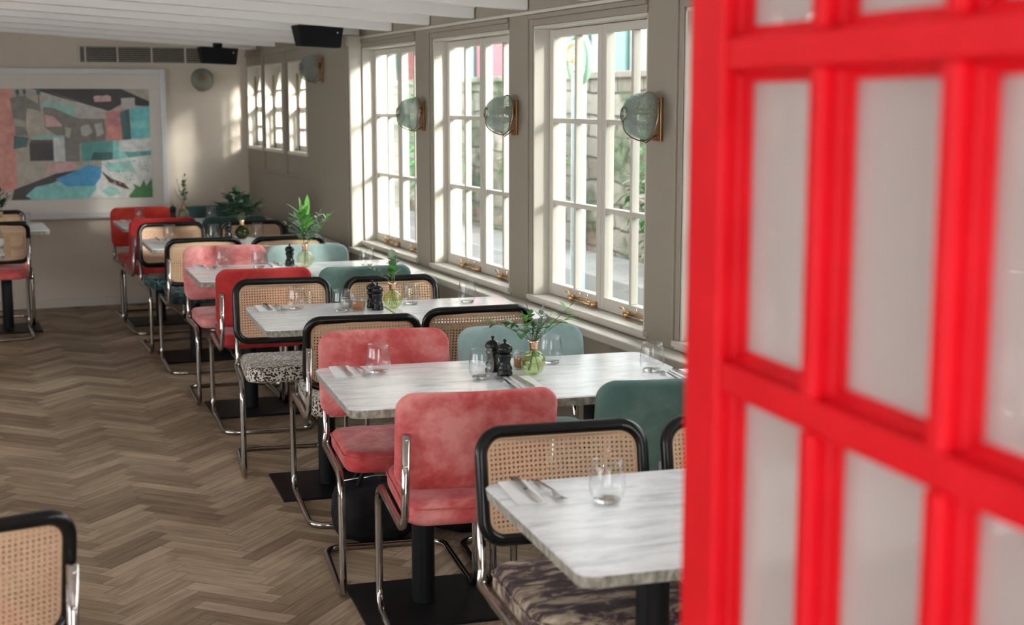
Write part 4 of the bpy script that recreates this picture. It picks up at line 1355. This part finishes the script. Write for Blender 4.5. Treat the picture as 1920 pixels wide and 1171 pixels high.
def knife_proto():
    m = MB()
    def strip(pts, ws, t):
        vs_ = []; fs = []
        for (p, w_) in zip(pts, ws):
            for dx in (-w_, w_):
                for dz in (0, t): vs_.append((dx + p[0], p[1], p[2] + dz))
        for i in range(len(pts) - 1):
            a = i * 4; b_ = a + 4
            fs += [(a, a + 2, b_ + 2, b_), (a + 1, b_ + 1, b_ + 3, a + 3), (a, b_, b_ + 1, a + 1), (a + 2, a + 3, b_ + 3, b_ + 2)]
        fs += [(0, 1, 3, 2), (len(vs_) - 4, len(vs_) - 2, len(vs_) - 1, len(vs_) - 3)]
        m.add(vs_, fs)
    strip([(0, 0.11, 0.0006), (0, 0.09, 0.0006), (0, 0.01, 0.0006)], [0.008, 0.009, 0.006], 0.006)
    strip([(0, 0.01, 0.002), (0.001, -0.06, 0.002), (0.002, -0.095, 0.002), (-0.004, -0.110, 0.002)], [0.0075, 0.009, 0.007, 0.001], 0.0016)
    return m
fk = fork_proto().build('fork', M['steel'], None, smooth=False)
kn = knife_proto().build('knife', M['steel'], None, smooth=False)
def nap_proto():
    m = MB(); m.box(-0.035, 0.035, -0.10, 0.10, 0.0, 0.0022); m.box(-0.034, 0.034, -0.099, 0.099, 0.0024, 0.0045)
    return m.build('napkin', M['napkin'], None, smooth=False, bevel=0.0008)
npk = nap_proto()
cf = [True]
SET = [(1.245, 2.985, -8, 'F', 'nearest table'), (1.255, 4.600, -8, 'F', 'left end of the second table row'), (1.740, 4.205, 172, 'N', 'middle of the second table row by the mills'), (2.290, 4.115, 172, 'N', 'wall end of the second table row'),
       (1.335, 6.180, -6, 'F', 'left end of the third table row'), (1.345, 7.880, -4, 'F', 'left end of the fourth table row'), (1.345, 9.570, -3, 'F', 'left end of the fifth table row'), (1.350, 11.190, -2, 'F', 'left end of the farthest table row'),
       (1.760, 7.840, -4, 'F', 'fourth table row beside the single mill')]
for (x, y, a, kind, where) in SET:
    if cf[0]: n_, f_, k_ = npk, fk, kn
    else:
        n_, f_, k_ = npk.copy(), fk.copy(), kn.copy()
        for q in (n_, f_, k_): C.objects.link(q)
    cf[0] = False
    ca, sa = math.cos(R(a)), math.sin(R(a))
    def off(dx, dy): return (x + dx * ca - dy * sa, y + dx * sa + dy * ca)
    n_.location = (*off(-0.012, 0), TZ + 0.0003); n_.rotation_euler = (0, 0, R(a))
    k_.location = (*off(0.000, 0), TZ + 0.0050); k_.rotation_euler = (0, 0, R(a + 2))
    f_.location = (*off(0.055, 0.0), TZ + 0.0008); f_.rotation_euler = (0, 0, R(a + 4))
    tag(n_, 'folded white paper napkin, ' + where, 'napkin', 'napkins under the cutlery')
    tag(k_, 'steel knife on a napkin, ' + where, 'knife', 'knives laid on the tables')
    tag(f_, 'steel fork, ' + where, 'fork', 'forks laid on the tables')

# glass carafe at the left edge
cr = thing('glass_carafe', 'clear glass carafe with a white band cut off by the left edge', 'carafe', (0.300, 9.40, TZ + 0.0005))
m = MB(); pr_ = [(0, 0), (0.070, 0), (0.078, 0.01), (0.078, 0.06), (0.072, 0.09), (0.045, 0.17), (0.030, 0.22), (0.034, 0.25)]
m.lathe(pr_ + [(max(0, r - 0.003), z + (0.003 if z == 0 else 0)) for (r, z) in reversed(pr_)], 32); m.build('body', M['tumbler'], cr)
m = MB(); m.lathe([(0.0790, 0.012), (0.0790, 0.062), (0.0783, 0.062), (0.0783, 0.012)], 32, None, 0, True); m.build('white_band', M['glasslabel'], cr)

# ---------------------------------------------------------------- bags on the floor
def bag(label, x, y, rot, L, Wb, Hb, seed):
    r0 = thing('duffel_bag', label, 'bag', (x, y, 0), rot)
    rnd = random.Random(seed)
    m = MB(); nu, nv = 28, 20; vs_ = []; fs = []
    for i in range(nu + 1):
        t = -1 + 2 * i / nu
        prof = (1 - abs(t) ** 5) ** 0.5 if abs(t) < 1 else 0.0
        prof = max(prof, 0.02)
        for j in range(nv):
            a = 2 * PI * j / nv
            ca, sa = math.cos(a), math.sin(a)
            rr = 1 + 0.05 * math.sin(5 * t + 3 * a + seed) + 0.04 * math.sin(9 * t - 2 * a)
            yy = Wb / 2 * prof * rr * math.copysign(abs(ca) ** 0.7, ca)
            zz = Hb / 2 + Hb / 2 * prof * rr * math.copysign(abs(sa) ** 0.7, sa)
            vs_.append((t * L / 2, yy, max(0.003, zz)))
    for i in range(nu):
        for j in range(nv):
            j2 = (j + 1) % nv
            fs.append((i * nv + j, i * nv + j2, (i + 1) * nv + j2, (i + 1) * nv + j))
    fs.append(tuple(reversed(range(nv)))); fs.append(tuple(range(nu * nv, (nu + 1) * nv)))
    m.add(vs_, fs); m.build('body', M['bag'], r0)
    m = MB()
    for s in (-1, 1):
        m.tube(fillet([(-L * 0.22, s * Wb * 0.2, Hb * 0.93), (-L * 0.12, s * Wb * 0.12, Hb * 1.22), (L * 0.12, s * Wb * 0.12, Hb * 1.20), (L * 0.22, s * Wb * 0.2, Hb * 0.93)], 0.03), 0.009, 8)
    m.build('handles', M['bag'], r0)
    m = MB(); m.tube([(-L * 0.42, 0, Hb * 0.99), (0, 0.005, Hb * 1.03), (L * 0.42, 0, Hb * 0.99)], 0.004, 6); m.build('zip', M['steel'], r0)
bag('small black bag on the floor beside the chrome leg of the facing pink chair', 1.49, 5.075, -4, 0.34, 0.20, 0.24, 1)
bag('long black holdall lying on the floor under the second table row', 1.93, 5.06, -5, 0.50, 0.22, 0.22, 2)

# ---------------------------------------------------------------- red glazed door, standing open
DP = Vector((0.764, 1.376)); ddir = Vector((0.705 - 0.764, 0.812 - 1.376)).normalized()     # toward the camera side
ndir = Vector((-ddir.y, ddir.x))
if ndir.x < 0: ndir = -ndir                       # away from the camera's side
dr = MB()
MT = Matrix(((ddir.x, ndir.x, 0, DP.x), (ddir.y, ndir.y, 0, DP.y), (0, 0, 1, 0), (0, 0, 0, 1)))
TH = 0.055
cols = [(0.085, 0.272), (0.295, 0.483), (0.506, 0.694)]
SW_ = 0.78
zr = [0.345 * k + 1.3695 for k in range(-2, 3)]      # rail centres: 0.68 .. 2.06
rails = [(0.10, 0.6945)] + [(z - 0.0155, z + 0.0155) for z in zr[1:4]]
ztop = 1.9425 + 0.09
def dbox(mb, s0, s1, t0, t1, z0, z1): mb.box(s0, s1, t0, t1, z0, z1, 0, MT)
dbox(dr, 0, cols[0][0], 0, TH, 0.01, 2.08); dbox(dr, cols[-1][1], SW_, 0, TH, 0.01, 2.08)
dbox(dr, cols[0][0], cols[-1][1], 0, TH, 0.01, 0.672)
dbox(dr, cols[0][0], cols[-1][1], 0, TH, 2.02, 2.08)
rz = [(1.0095, 1.0405), (1.3540, 1.3855), (1.6880, 1.7210)]
for (z0, z1) in rz: dbox(dr, cols[0][0], cols[-1][1], 0.004, TH - 0.004, z0, z1)
zrows = [0.672] + [z for p in rz for z in p] + [2.02]
for i in range(2):
    s0, s1 = cols[i][1], cols[i + 1][0]
    for k in range(0, len(zrows), 2): dbox(dr, s0, s1, 0.0, TH, zrows[k], zrows[k + 1])
# glazing bead around every pane
for (s0, s1) in cols:
    for k in range(0, len(zrows), 2):
        z0, z1 = zrows[k], zrows[k + 1]
        for (t0, t1, e) in ((0.016, 0.042, 0.007), (0.026, 0.040, 0.012)):
            dbox(dr, s0, s0 + e, t0, t1, z0, z1); dbox(dr, s1 - e, s1, t0, t1, z0, z1)
            dbox(dr, s0 + e, s1 - e, t0, t1, z0, z0 + e); dbox(dr, s0 + e, s1 - e, t0, t1, z1 - e, z1)
dro = struct('door_1', dr, M['red_paint'], bevel=0.0035)
for (s0, s1) in cols:
    for k in range(0, len(zrows), 2):
        g = MB(); g.box(s0 + 0.006, s1 - 0.006, 0.031, 0.035, zrows[k] + 0.006, zrows[k + 1] - 0.006, 0, MT)
        g.build('glass_pane', M['doorpane'], dro, smooth=False)
